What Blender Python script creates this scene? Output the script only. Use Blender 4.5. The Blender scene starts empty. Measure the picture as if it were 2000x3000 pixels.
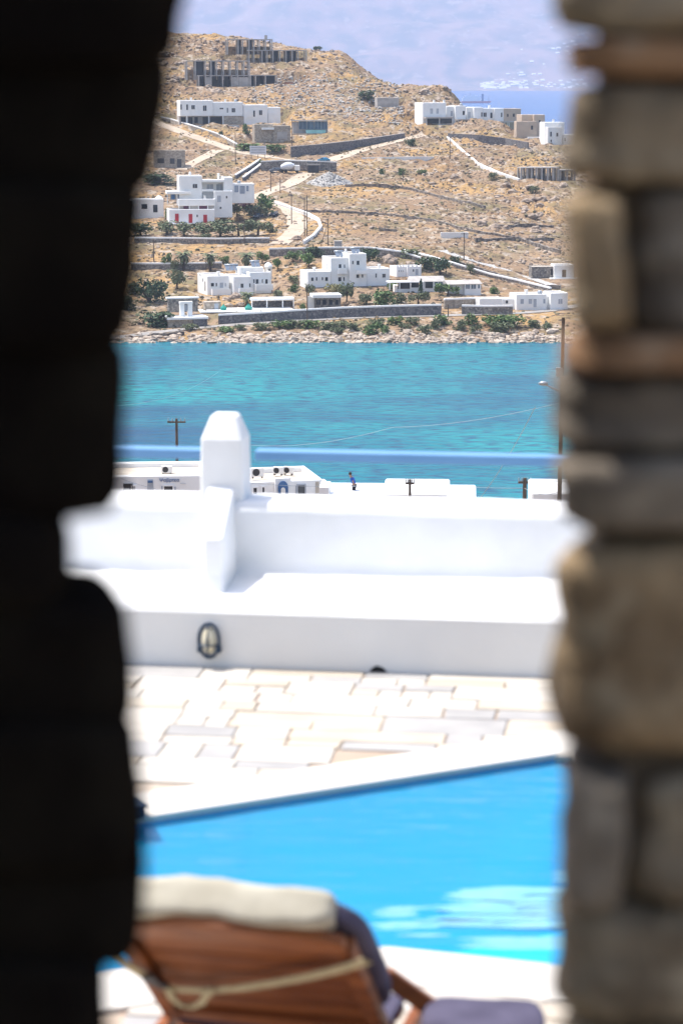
import bpy, bmesh, math, random
import numpy as np
from mathutils import Vector, Matrix, noise as mnoise
from mathutils.geometry import tessellate_polygon

rnd = random.Random(7)
R = math.radians
scene = bpy.context.scene
col = scene.collection

# ------------------------------------------------------------------ camera
FPX = 7000.0                       # focal length in pixels of the 2000 x 3000 photograph
CAMZ = 55.0                        # metres above the sea
PITCH = math.atan(1270.0 / FPX)
cam_data = bpy.data.cameras.new('camera')
cam_data.sensor_fit = 'VERTICAL'
cam_data.sensor_height = 36.0
cam_data.sensor_width = 24.0
cam_data.lens = 36.0 * FPX / 3000.0
cam_data.clip_start = 0.05
cam_data.clip_end = 40000.0
cam_data.dof.use_dof = True
cam_data.dof.focus_distance = 640.0
cam_data.dof.aperture_fstop = 3.3
cam = bpy.data.objects.new('camera', cam_data)
col.objects.link(cam)
cam.location = (0, 0, CAMZ)
cam.rotation_euler = (R(90) - PITCH, 0, 0)
scene.camera = cam

# ------------------------------------------------------------------ sky and sun
SUN_EL, SUN_B = R(66), R(26)       # sun to the left and a little beyond the view
sun_dir = Vector((-math.cos(SUN_B) * math.cos(SUN_EL), math.sin(SUN_B) * math.cos(SUN_EL), math.sin(SUN_EL)))
world = bpy.data.worlds.new('World'); scene.world = world
world.use_nodes = True
wn = world.node_tree
sky = wn.nodes.new('ShaderNodeTexSky'); sky.sky_type = 'NISHITA'; sky.sun_disc = False
sky.sun_elevation = SUN_EL; sky.sun_rotation = math.atan2(sun_dir.x, sun_dir.y)
sky.air_density = 1.0; sky.dust_density = 3.0; sky.ozone_density = 0.6
bg = wn.nodes['Background']; bg.inputs['Strength'].default_value = 0.15
wn.links.new(sky.outputs[0], bg.inputs['Color'])
sl = bpy.data.lights.new('sun', 'SUN'); sl.energy = 3.55; sl.angle = R(0.53); sl.color = (1.0, 0.965, 0.91)
sun = bpy.data.objects.new('sun', sl); col.objects.link(sun)
sun.rotation_euler = (-sun_dir).to_track_quat('-Z', 'Y').to_euler()
scene.view_settings.view_transform = 'Standard'
scene.view_settings.look = 'None'
scene.view_settings.exposure = 0.85
scene.view_settings.gamma = 1.0
scene.render.engine = 'CYCLES'
scene.cycles.use_denoising = True
scene.cycles.max_bounces = 8
scene.cycles.diffuse_bounces = 4
scene.cycles.transparent_max_bounces = 12
scene.cycles.volume_bounces = 1
scene.cycles.caustics_reflective = False
scene.cycles.caustics_refractive = False
scene.cycles.sample_clamp_indirect = 6.0

# ------------------------------------------------------------------ measuring helpers
CAM = Vector((0, 0, CAMZ))
_cp, _sp = math.cos(PITCH), math.sin(PITCH)
def ray(px, py):
    a = (px - 1000.0) / FPX; b = (1500.0 - py) / FPX
    return Vector((a, _cp + b * _sp, -_sp + b * _cp))
def at_y(px, py, Y):
    d = ray(px, py); return CAM + d * (Y / d.y)
def on_z(px, py, z):
    d = ray(px, py); return CAM + d * ((z - CAMZ) / d.z)

# ------------------------------------------------------------------ materials
MATS = {}
def pm(name, c1, c2=None, scale=3.0, rough=0.8, bump=0.0, bscale=None, detail=4.0, c3=None, s3=None, metallic=0.0, spec=0.3, stretch=None, lo=0.38, hi=0.62, coord='pos'):
    """procedural material: one to three colours mixed by noise, with noise relief"""
    m = bpy.data.materials.new(name); m.use_nodes = True
    nt = m.node_tree; N = nt.nodes; L = nt.links
    b = N['Principled BSDF']
    b.inputs['Roughness'].default_value = rough
    b.inputs['Metallic'].default_value = metallic
    b.inputs['Specular IOR Level'].default_value = spec
    if coord == 'pos':
        src = N.new('ShaderNodeNewGeometry').outputs['Position']
    else:
        src = N.new('ShaderNodeTexCoord').outputs['Object']
    if stretch:
        mp = N.new('ShaderNodeMapping'); mp.inputs['Scale'].default_value = stretch
        L.new(src, mp.inputs['Vector']); src = mp.outputs[0]
    c2 = c2 or tuple(x * 0.82 for x in c1)
    def mixc(a, bcol, sc, lo, hi, off):
        n = N.new('ShaderNodeTexNoise'); n.inputs['Scale'].default_value = sc; n.inputs['Detail'].default_value = detail
        ad = N.new('ShaderNodeVectorMath'); ad.operation = 'ADD'; ad.inputs[1].default_value = (off, off * 1.7, off * 0.6)
        L.new(src, ad.inputs[0]); L.new(ad.outputs[0], n.inputs['Vector'])
        mr = N.new('ShaderNodeMapRange'); mr.inputs['From Min'].default_value = lo; mr.inputs['From Max'].default_value = hi
        L.new(n.outputs['Fac'], mr.inputs['Value'])
        mx = N.new('ShaderNodeMix'); mx.data_type = 'RGBA'
        L.new(mr.outputs[0], mx.inputs['Factor'])
        if isinstance(a, tuple): mx.inputs[6].default_value = (*a, 1)
        else: L.new(a, mx.inputs[6])
        mx.inputs[7].default_value = (*bcol, 1)
        return mx.outputs[2]
    out = mixc(c1, c2, scale, lo, hi, 0.0)
    if c3: out = mixc(out, c3, s3 or scale * 3, 0.52, 0.66, 13.7)
    L.new(out, b.inputs['Base Color'])
    if bump:
        n = N.new('ShaderNodeTexNoise'); n.inputs['Scale'].default_value = bscale or scale * 4; n.inputs['Detail'].default_value = 5
        L.new(src, n.inputs['Vector'])
        bp = N.new('ShaderNodeBump'); bp.inputs['Strength'].default_value = 0.8; bp.inputs['Distance'].default_value = bump
        L.new(n.outputs['Fac'], bp.inputs['Height']); L.new(bp.outputs[0], b.inputs['Normal'])
    MATS[name] = m
    return m

pm('whitewash', (0.87, 0.87, 0.86), (0.82, 0.82, 0.805), 0.6, 0.9, 0.01, 3)
pm('plaster', (0.85, 0.85, 0.845), (0.76, 0.755, 0.74), 1.6, 0.85, 0.004, 14)
pm('low_plaster', (0.78, 0.765, 0.735), (0.74, 0.725, 0.70), 1.4, 0.9, 0.004, 14)
pm('roof_plaster', (0.55, 0.49, 0.41), (0.46, 0.40, 0.33), 0.5, 0.9)
pm('tan_plaster', (0.55, 0.44, 0.34), (0.49, 0.39, 0.30), 0.5, 0.9)
pm('concrete', (0.46, 0.43, 0.40), (0.36, 0.335, 0.315), 0.6, 0.9)
pm('brick_red', (0.42, 0.17, 0.11), (0.34, 0.15, 0.10), 1.2, 0.9)
pm('wall_stone', (0.25, 0.225, 0.20), (0.12, 0.11, 0.105), 1.3, 0.9, 0.12, 1.6, c3=(0.40, 0.36, 0.31), s3=2.1)
pm('wall_stone_dark', (0.17, 0.16, 0.16), (0.085, 0.085, 0.095), 1.4, 0.9, 0.12, 1.6, c3=(0.26, 0.24, 0.23), s3=2.4)
pm('wall_stone_tan', (0.40, 0.34, 0.27), (0.27, 0.23, 0.19), 1.2, 0.9, 0.1, 1.6, c3=(0.50, 0.44, 0.36), s3=2.1)
pm('dry_stone', (0.30, 0.26, 0.22), (0.10, 0.085, 0.075), 1.1, 0.95, 0.15, 1.4)
pm('window_dark', (0.035, 0.045, 0.06), (0.02, 0.025, 0.035), 0.5, 0.12, spec=0.5)
pm('window_glass', (0.10, 0.15, 0.20), (0.07, 0.11, 0.15), 0.5, 0.08, spec=0.6)
pm('shutter', (0.42, 0.45, 0.50), (0.36, 0.39, 0.44), 0.8, 0.7)
pm('blue_frame', (0.06, 0.15, 0.33), None, 2, 0.5)
pm('red_paint', (0.55, 0.035, 0.05), (0.46, 0.03, 0.04), 1, 0.5)
pm('sand_road', (0.46, 0.375, 0.285), (0.39, 0.31, 0.23), 0.12, 0.95, c3=(0.50, 0.42, 0.33), s3=0.7)
pm('asphalt', (0.30, 0.28, 0.26), (0.24, 0.225, 0.21), 0.3, 0.9)
pm('gravel', (0.46, 0.44, 0.41), (0.25, 0.24, 0.23), 1.6, 0.95, 0.2, 2.0, c3=(0.58, 0.56, 0.53), s3=2.7)
pm('rock', (0.43, 0.345, 0.27), (0.24, 0.185, 0.145), 0.5, 0.95, 0.15, 1.5, c3=(0.13, 0.10, 0.08), s3=0.45)
pm('shore_rock', (0.50, 0.425, 0.35), (0.33, 0.265, 0.21), 0.4, 0.95, 0.15, 1.5, c3=(0.17, 0.13, 0.105), s3=0.55)
pm('scrub', (0.13, 0.125, 0.07), (0.20, 0.15, 0.10), 0.15, 0.95, c3=(0.07, 0.065, 0.05), s3=0.4)
pm('leaf_dark', (0.066, 0.108, 0.046), (0.038, 0.066, 0.034), 0.7, 0.7)
pm('leaf_green', (0.125, 0.195, 0.058), (0.072, 0.125, 0.042), 0.7, 0.7)
pm('leaf_olive', (0.165, 0.185, 0.10), (0.10, 0.125, 0.062), 0.7, 0.75)
pm('leaf_dry', (0.36, 0.32, 0.16), (0.20, 0.20, 0.09), 0.6, 0.8)
pm('leaf_purple', (0.12, 0.035, 0.07), (0.07, 0.03, 0.05), 0.6, 0.8)
pm('bark', (0.10, 0.07, 0.05), (0.06, 0.045, 0.035), 2, 0.95)
pm('pole_wood', (0.14, 0.105, 0.08), (0.09, 0.07, 0.055), 1.5, 0.95)
pm('dark_metal', (0.05, 0.05, 0.055), None, 3, 0.5, metallic=0.5)
pm('light_metal', (0.42, 0.46, 0.50), None, 2, 0.35, metallic=0.3)
pm('solar_panel', (0.16, 0.20, 0.26), None, 2, 0.15, spec=0.7)
pm('car_blue', (0.04, 0.28, 0.50), None, 1, 0.25, spec=0.6)
pm('car_dark', (0.025, 0.03, 0.045), None, 1, 0.25, spec=0.6)
pm('car_grey', (0.14, 0.16, 0.19), None, 1, 0.25, spec=0.6)
pm('tyre', (0.02, 0.02, 0.02), None, 3, 0.9)
pm('pool_cyan', (0.35, 0.72, 0.74), None, 0.5, 0.2)
pm('sign_white', (0.68, 0.70, 0.74), (0.60, 0.62, 0.66), 0.3, 0.6)
pm('sign_blue', (0.02, 0.12, 0.36), None, 1, 0.6)

# ------------------------------------------------------------------ mesh builder
class MB:
    def __init__(s): s.v = []; s.f = []
    def add(s, vs, fs):
        o = len(s.v); s.v += [tuple(p) for p in vs]; s.f += [tuple(i + o for i in q) for q in fs]; return s
    def box(s, x0, x1, y0, y1, z0, z1):
        return s.add([(x0,y0,z0),(x1,y0,z0),(x1,y1,z0),(x0,y1,z0),(x0,y0,z1),(x1,y0,z1),(x1,y1,z1),(x0,y1,z1)],
                     [(0,3,2,1),(4,5,6,7),(0,1,5,4),(1,2,6,5),(2,3,7,6),(3,0,4,7)])
    def prism(s, poly, z0, z1):
        n = len(poly); vs = [(x,y,z0) for x,y in poly] + [(x,y,z1) for x,y in poly]
        fs = [tuple(range(n-1,-1,-1)), tuple(range(n,2*n))] + [(i,(i+1)%n,n+(i+1)%n,n+i) for i in range(n)]
        return s.add(vs, fs)
    def extr(s, prof, u0, u1):        # profile in (v,w), extruded along u
        n = len(prof); vs = [(u0,a,b) for a,b in prof] + [(u1,a,b) for a,b in prof]
        fs = [tuple(range(n)), tuple(range(2*n-1,n-1,-1))] + [(i,n+i,n+(i+1)%n,(i+1)%n) for i in range(n)]
        return s.add(vs, fs)
    def tube(s, p0, p1, r0, r1=None, n=8):
        r1 = r0 if r1 is None else r1
        p0 = Vector(p0); p1 = Vector(p1); d = (p1-p0).normalized()
        a = d.orthogonal().normalized(); b = d.cross(a)
        vs = []
        for p, r in ((p0,r0),(p1,r1)):
            for i in range(n):
                t = 2*math.pi*i/n; vs.append(p + a*(math.cos(t)*r) + b*(math.sin(t)*r))
        fs = [tuple(range(n-1,-1,-1)), tuple(range(n,2*n))] + [(i,(i+1)%n,n+(i+1)%n,n+i) for i in range(n)]
        return s.add(vs, fs)
    def path(s, pts, r, n=8):
        for a, b in zip(pts[:-1], pts[1:]): s.tube(a, b, r, r, n)
        return s
    def lathe(s, prof, c=(0,0,0), n=16, axis='z', sx=1.0, sy=1.0):
        vs = []
        for r, h in prof:
            for i in range(n):
                t = 2*math.pi*i/n; x, y, z = r*math.cos(t)*sx, r*math.sin(t)*sy, h
                if axis == 'x': x, y, z = z, x, y
                if axis == 'y': x, y, z = x, z, y
                vs.append((c[0]+x, c[1]+y, c[2]+z))
        fs = []
        for k in range(len(prof)-1):
            for i in range(n): fs.append((k*n+i, k*n+(i+1)%n, (k+1)*n+(i+1)%n, (k+1)*n+i))
        m = len(prof)
        fs.append(tuple(range(n-1,-1,-1))); fs.append(tuple((m-1)*n+i for i in range(n)))
        return s.add(vs, fs)
    def build(s, name, mat, parent=None, smooth=False, bevel=0.0, seg=2):
        me = bpy.data.meshes.new(name)
        me.from_pydata(s.v, [], s.f)
        bm = bmesh.new(); bm.from_mesh(me); bmesh.ops.recalc_face_normals(bm, faces=bm.faces); bm.to_mesh(me); bm.free()
        if smooth:
            for p in me.polygons: p.use_smooth = True
        me.materials.append(MATS[mat] if isinstance(mat, str) else mat)
        o = bpy.data.objects.new(name, me); col.objects.link(o)
        if parent: o.parent = parent
        if bevel:
            bv = o.modifiers.new('bevel', 'BEVEL'); bv.width = bevel; bv.segments = seg; bv.limit_method = 'ANGLE'; bv.angle_limit = R(35)
        return o

def mesh_np(name, V, F, mat, parent=None, smooth=False):
    """V (n,3), F (m,k) arrays"""
    me = bpy.data.meshes.new(name); k = F.shape[1]
    me.vertices.add(len(V)); me.vertices.foreach_set('co', np.asarray(V, np.float32).ravel())
    me.loops.add(F.size); me.loops.foreach_set('vertex_index', np.asarray(F, np.int32).ravel())
    me.polygons.add(len(F)); me.polygons.foreach_set('loop_start', np.arange(0, F.size, k, dtype=np.int32))
    me.polygons.foreach_set('loop_total', np.full(len(F), k, np.int32))
    me.polygons.foreach_set('use_smooth', np.full(len(F), smooth, bool))
    me.update(calc_edges=True); me.validate()
    me.materials.append(MATS[mat] if isinstance(mat, str) else mat)
    o = bpy.data.objects.new(name, me); col.objects.link(o)
    if parent: o.parent = parent
    return o

def empty(name, loc, rz=0.0):
    o = bpy.data.objects.new(name, None); col.objects.link(o)
    o.location = loc; o.rotation_euler = (0, 0, rz); o.empty_display_size = 0.2
    return o
def tag(o, label=None, cat=None, group=None, kind=None):
    if label: o['label'] = label
    if cat: o['category'] = cat
    if group: o['group'] = group
    if kind: o['kind'] = kind
    return o
def copy_tree(o, parent=None):
    c = o.copy(); col.objects.link(c); c.parent = parent
    for ch in list(o.children): copy_tree(ch, c)
    return c

class Frame:
    """local frame of a thing: u along its front, v back into depth, w up; turned by rz about the vertical"""
    def __init__(s, name, origin, rz, label=None, cat=None, group=None, make=True):
        s.O = Vector(origin); s.r = rz
        s.u = Vector((math.cos(rz), math.sin(rz), 0)); s.n = Vector((-math.sin(rz), math.cos(rz), 0))
        s.root = empty(name, origin, rz) if make else None
        if label: tag(s.root, label, cat, group)
    def uw(s, px, py, v=0.0):
        d = ray(px, py); t = ((s.O + s.n * v) - CAM).dot(s.n) / d.dot(s.n)
        p = CAM + d * t - s.O
        return p.dot(s.u), p.z
    def uv(s, px, py, w=0.0):
        p = on_z(px, py, s.O.z + w) - s.O
        return p.dot(s.u), p.dot(s.n)
    def rect(s, px0, py0, px1, py1, v=0.0):
        pm_ = (px0+px1)/2; ym = (py0+py1)/2
        return s.uw(px0, ym, v)[0], s.uw(px1, ym, v)[0], s.uw(pm_, py1, v)[1], s.uw(pm_, py0, v)[1]
    def world(s, u, v, w): return s.O + s.u*u + s.n*v + Vector((0,0,w))

# ------------------------------------------------------------------ smooth random fields
def vnoise(x, y, seed):
    xi = np.floor(x).astype(int); yi = np.floor(y).astype(int); fx = x-xi; fy = y-yi
    fx = fx*fx*(3-2*fx); fy = fy*fy*(3-2*fy)
    def h(a, b):
        n = (a*374761393 + b*668265263 + seed*144665) & 0x7fffffff
        n = ((n ^ (n >> 13)) * 1274126177) & 0x7fffffff
        return ((n ^ (n >> 16)) & 0xffff) / 65535.0
    return (h(xi,yi)*(1-fx)+h(xi+1,yi)*fx)*(1-fy) + (h(xi,yi+1)*(1-fx)+h(xi+1,yi+1)*fx)*fy
def fbm(x, y, seed, octv=4):
    t = 0; a = 0.5
    for k in range(octv):
        t = t + a*vnoise(x*2**k, y*2**k, seed+k); a *= 0.5
    return t
# ================================================================== THE SETTING
# ------------------------------------------------------------------ opposite hill (height field)
GX = np.arange(-190, 190.01, 0.8); GY = np.arange(494, 1140.01, 0.8)
XX, YY = np.meshgrid(GX, GY)          # [iy, ix]
def py_z(py, Y):
    d = ray(1000, py); return CAMZ + d.z / d.y * Y
PROF = {
    -600: [(506,1003),(512,985),(525,962),(560,872),(600,795),(640,715),(700,640),(740,565),(790,485),(840,400),(880,320),(930,220),(970,125),(1005,60)],
    300: [(506,1003),(512,985),(525,962),(560,872),(600,795),(640,715),(700,640),(740,565),(790,485),(840,400),(880,320),(930,220),(970,125),(1000,72)],
    700: [(506,1000),(512,985),(525,955),(545,915),(570,860),(600,790),(640,712),(700,640),(740,565),(790,485),(840,405),(880,320),(930,215),(960,150),(980,104)],
    1000: [(506,998),(512,984),(525,945),(545,910),(570,850),(600,760),(640,705),(700,625),(740,565),(790,490),(830,430),(870,345),(910,255),(950,172),(962,150)],
    1300: [(506,996),(512,982),(525,935),(545,900),(570,855),(600,780),(640,715),(700,630),(740,570),(790,500),(840,415),(870,345),(890,280),(903,252)],
    1450: [(506,996),(512,982),(525,930),(545,905),(570,865),(600,800),(640,730),(700,640),(740,575),(790,500),(830,435),(862,350)],
    1600: [(506,996),(512,982),(525,928),(545,905),(570,870),(600,820),(640,745),(700,650),(760,545),(800,470),(832,405)],
    1850: [(506,996),(512,982),(525,925),(545,905),(570,870),(600,825),(640,765),(700,680),(760,590),(800,500)],
    2500: [(506,990),(512,980),(525,940),(560,890),(600,840),(640,800),(680,760)],
}
_cols = sorted(PROF)
_S = np.array([(p-1000)/FPX for p in _cols])
_tab = []
for p in _cols:
    ys = [a for a, b in PROF[p]]; zs = [py_z(b, a) for a, b in PROF[p]]
    yl, zl = ys[-1], zs[-1]
    ys += [yl+12, yl+40, yl+90, yl+200, 2000]; zs += [zl-1.0, zl-10, zl-32, -8, -8]
    ys = [400, 498] + ys; zs = [-12, -2.2] + zs
    _tab.append(np.interp(GY, ys, zs))
_tab = np.array(_tab)
Z0 = np.zeros_like(XX)
for iy in range(len(GY)):
    Z0[iy] = np.interp(GX/GY[iy], _S, _tab[:, iy])
def blur(a, n):
    for _ in range(n):
        p = np.pad(a, 1, mode='edge'); a = (p[:-2,1:-1]+p[2:,1:-1]+p[1:-1,:-2]+p[1:-1,2:]+2*p[1:-1,1:-1])/6
    return a
ZT = blur(Z0, 10)
ZT = np.where(YY < 512, Z0*0.6+ZT*0.4, ZT)
def ter(x, y):
    fx = (x-GX[0])/0.8; fy = (y-GY[0])/0.8
    ix = int(min(max(fx,0), len(GX)-2)); iy = int(min(max(fy,0), len(GY)-2)); fx -= ix; fy -= iy
    fx = min(max(fx,0),1); fy = min(max(fy,0),1)
    return (ZT[iy,ix]*(1-fx)+ZT[iy,ix+1]*fx)*(1-fy)+(ZT[iy+1,ix]*(1-fx)+ZT[iy+1,ix+1]*fx)*fy
def on_ter(px, py, y0=500, y1=1040):
    d = ray(px, py); d = d/d.y; last = None
    y = y0
    while y < y1:
        p = CAM + d*y
        if p.z <= ter(p.x, y):
            return Vector((p.x, y, p.z))
        y += 0.4
    # above the ridge: highest point of that column
    best = max(np.arange(y0, y1, 2.0), key=lambda q: (ter(d.x*q, q)-CAMZ)/q)
    return Vector((d.x*best, best, ter(d.x*best, best)))
def pad(F, u0, u1, v0, v1, w, cut=1.2, fill=0.9, margin=1.2):
    """level the ground under a building: cut into the slope behind, fill in front"""
    global ZT
    du = (XX-F.O.x)*F.u.x+(YY-F.O.y)*F.u.y; dv = (XX-F.O.x)*F.n.x+(YY-F.O.y)*F.n.y
    ox = np.maximum(np.maximum(u0-du, du-u1), 0); oy = np.maximum(np.maximum(v0-dv, dv-v1), 0)
    dist = np.maximum(np.sqrt(ox*ox+oy*oy)-margin, 0)
    z = F.O.z+w
    ZT = np.minimum(ZT, z+dist*cut); ZT = np.where(dist < 14, np.maximum(ZT, z-0.05-dist*fill), ZT)

# houses and walls stand in frames: front-left ground pixel, turn, footprint in metres
FR = {}
def frame(key, name, px, py, rot, label, cat, u0=None, u1=None, v0=-2.0, v1=6.0, w=0.0, dopad=True, Y=None):
    o = on_ter(px, py) if Y is None else at_y(px, py, Y)
    F = Frame(name, o, R(rot), label, cat)
    if dopad: pad(F, u0, u1, v0, v1, w)
    FR[key] = F
    return F

frame('tower', 'white_house', 969, 842, 17, 'white house with tall stepped tower block among trees above the shore wall', 'house', -6.5, 15.5, -3, 9)
frame('lower', 'white_house', 608, 866, 17, 'low white flat-roofed house with solar panels and small domed chimney', 'house', -1, 17, -3, 9)
frame('reds', 'white_house', 500, 657, 9, 'terraced white house with three red doors and shaded porch', 'house', -1, 24, -3, 10)
frame('castle', 'white_house', 1150, 812, 20, 'small white house with notched parapet beside the tower house', 'house', -1, 8, -3, 5)
frame('gable', 'white_house', 1360, 866, 16, 'white bungalow with grey pitched roof and band of windows', 'house', -4, 6, -2, 6)
frame('porch', 'white_house', 1200, 858, 8, 'white house with grey roof and dark open veranda behind a cypress', 'house', -5, 10, -2, 6)
frame('longw', 'white_house', 1512, 908, 12, 'long low white house with grey shutters beside the shore road', 'house', -9, 14, -2, 6)
frame('hutr', 'stone_hut', 1622, 816, 6, 'pale stone hut with brown door on white ledge at right', 'hut', -6, 6, -2, 5)
frame('villal', 'white_villa', 526, 366, 12, 'row of joined white cube villas over dark ground floor openings', 'villa', -3, 38, -3, 10)
frame('villar', 'white_villa', 1238, 366, 20, 'stepped row of white and tan cube villas overlooking open sea', 'villa', -2, 30, -3, 9)
frame('tanv', 'tan_house', 1548, 398, 14, 'tan cube house next to the white villa row', 'house', -3, 8, -3, 7)
frame('greyv', 'white_house', 1600, 424, 14, 'pale two storey house at the right end of the villa row', 'house', -2, 11, -3, 6)
frame('huts', 'stone_hut', 1105, 314, 14, 'plain grey stone hut on the slope left of the right villa row', 'hut', -1, 9, -2, 4)
frame('hutl', 'stone_hut', 450, 491, 4, 'flat stone hut with three dark openings beside sandy track', 'hut', -1, 12, -2, 6)
frame('dome', 'white_house', 412, 640, 6, 'small white house with round dome beside the dark stone edge', 'house', -4, 8, -2, 5)
frame('skelu', 'unfinished_house', 735, 184, 10, 'unfinished concrete frame house just below the hilltop', 'unfinished house', -9, 22, -2, 8)
frame('skell', 'unfinished_house', 583, 254, 10, 'unfinished two storey concrete frame with red brick corner', 'unfinished house', -5, 40, -2, 8)
frame('ruin', 'unfinished_house', 1524, 530, 8, 'roofless concrete ruin with column rows on the right slope', 'ruin', -1, 18, -2, 5)
frame('stoneb', 'stone_building', 746, 420, 10, 'blocky tan stone building under the left villa row', 'building', -1, 14, -3, 8)
frame('glass', 'glass_pavilion', 858, 394, 10, 'glass walled pavilion with plunge pool above long stone wall', 'pavilion', -1, 13, -3, 5)
frame('chap', 'stone_shrine', 494, 960, 16, 'small white twin pillar shrine on stone platform by the sea', 'shrine', -1, 10, -1, 7)
frame('pooldeck', 'pool_terrace', 640, 919, 9, 'terrace with pale swimming pool and white pergola by the shore wall', 'terrace', -1, 20, -2, 8)
frame('pavil', 'stone_pavilion', 921, 910, 8, 'low stone pavilion with white roof and four dark windows', 'pavilion', -1, 7, -2, 5)
for F in FR.values(): pass

# roughen the natural ground (not the levelled sites)
_rough = (fbm(XX*0.11, YY*0.11, 3, 5)-0.47)*2.4 + (fbm(XX*0.5, YY*0.5, 11, 3)-0.44)*0.9
_site = np.zeros_like(XX)
_base = blur(Z0, 10)
_site = np.clip(1-np.abs(ZT-np.where(YY<512, Z0*0.6+_base*0.4, _base))*3, 0, 1)
_rw = np.clip((YY-508)/30, 0.12, 1)*np.where(YY > 800, 1.25, 0.75)
ZT = ZT + _rough*_rw*_site*np.where(YY<700, 0.55, 1.0)
# rock ledges: small steps that break the slope where bedrock crops out
_f = fbm(XX*0.055+YY*0.02, YY*0.12, 71, 4)*9.0
_st = np.clip((_f-np.floor(_f)-0.0)/0.22, 0, 1)
_rk = np.clip((fbm(XX*0.035, YY*0.035, 83, 3)-0.36)*7, 0, 1)*np.where((YY > 820) | ((XX/YY > 0.03) & (YY > 600)), 1.0, 0.3)*np.clip((YY-530)/60, 0, 1)
ZT = ZT + (np.where(_st < 1, _st, 1-(_f-np.floor(_f)-0.22)/0.78)-0.5)*1.5*_rk*_site

# materials of hill, sea, far island
def soil_material():
    m = bpy.data.materials.new('dry_soil'); m.use_nodes = True; nt = m.node_tree; N = nt.nodes; L = nt.links
    b = N['Principled BSDF']; b.inputs['Roughness'].default_value = 0.97; b.inputs['Specular IOR Level'].default_value = 0.1
    pos = N.new('ShaderNodeNewGeometry').outputs['Position']
    def fac(sc, lo, hi, off, detail=6, st=(1,1,1), dist=0.0):
        mp = N.new('ShaderNodeMapping'); mp.inputs['Location'].default_value = (off, off*0.7, 0); mp.inputs['Scale'].default_value = st
        n = N.new('ShaderNodeTexNoise'); n.inputs['Scale'].default_value = sc; n.inputs['Detail'].default_value = detail; n.inputs['Distortion'].default_value = dist
        mr = N.new('ShaderNodeMapRange'); mr.inputs['From Min'].default_value = lo; mr.inputs['From Max'].default_value = hi
        L.new(pos, mp.inputs[0]); L.new(mp.outputs[0], n.inputs['Vector']); L.new(n.outputs['Fac'], mr.inputs['Value'])
        return mr.outputs[0]
    def mix(a, c, f):
        mx = N.new('ShaderNodeMix'); mx.data_type = 'RGBA'; L.new(f, mx.inputs['Factor'])
        if isinstance(a, tuple): mx.inputs[6].default_value = (*a, 1)
        else: L.new(a, mx.inputs[6])
        mx.inputs[7].default_value = (*c, 1); return mx.outputs[2]
    c = mix((0.245, 0.163, 0.098), (0.285, 0.202, 0.133), fac(0.05, 0.4, 0.6, 0))
    c = mix(c, (0.37, 0.235, 0.105), fac(0.035, 0.51, 0.61, 31))
    c = mix(c, (0.19, 0.155, 0.085), fac(0.07, 0.50, 0.66, 77, 8))
    c = mix(c, (0.37, 0.305, 0.24), fac(0.35, 0.54, 0.64, 12, 6, (1, 0.6, 1)))
    c = mix(c, (0.085, 0.06, 0.045), fac(0.75, 0.535, 0.62, 55, 6))  # dark speckle: small shadows of rocks and scrub put into the colour
    L.new(c, b.inputs['Base Color'])
    n = N.new('ShaderNodeTexNoise'); n.inputs['Scale'].default_value = 1.1; n.inputs['Detail'].default_value = 6
    L.new(pos, n.inputs['Vector'])
    bp = N.new('ShaderNodeBump'); bp.inputs['Strength'].default_value = 1.0; bp.inputs['Distance'].default_value = 0.5
    L.new(n.outputs['Fac'], bp.inputs['Height']); L.new(bp.outputs[0], b.inputs['Normal'])
    MATS['dry_soil'] = m
soil_material()

ny, nx = XX.shape
_V = np.stack([XX.ravel(), YY.ravel(), ZT.ravel()], 1)
_i = np.arange(ny*nx).reshape(ny, nx)
_F = np.stack([_i[:-1,:-1], _i[:-1,1:], _i[1:,1:], _i[1:,:-1]], -1).reshape(-1, 4)
hill = mesh_np('hill', _V, _F, 'dry_soil', smooth=True)
tag(hill, 'dry rocky hillside across the bay dotted with houses', 'hillside', kind='structure')

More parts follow.
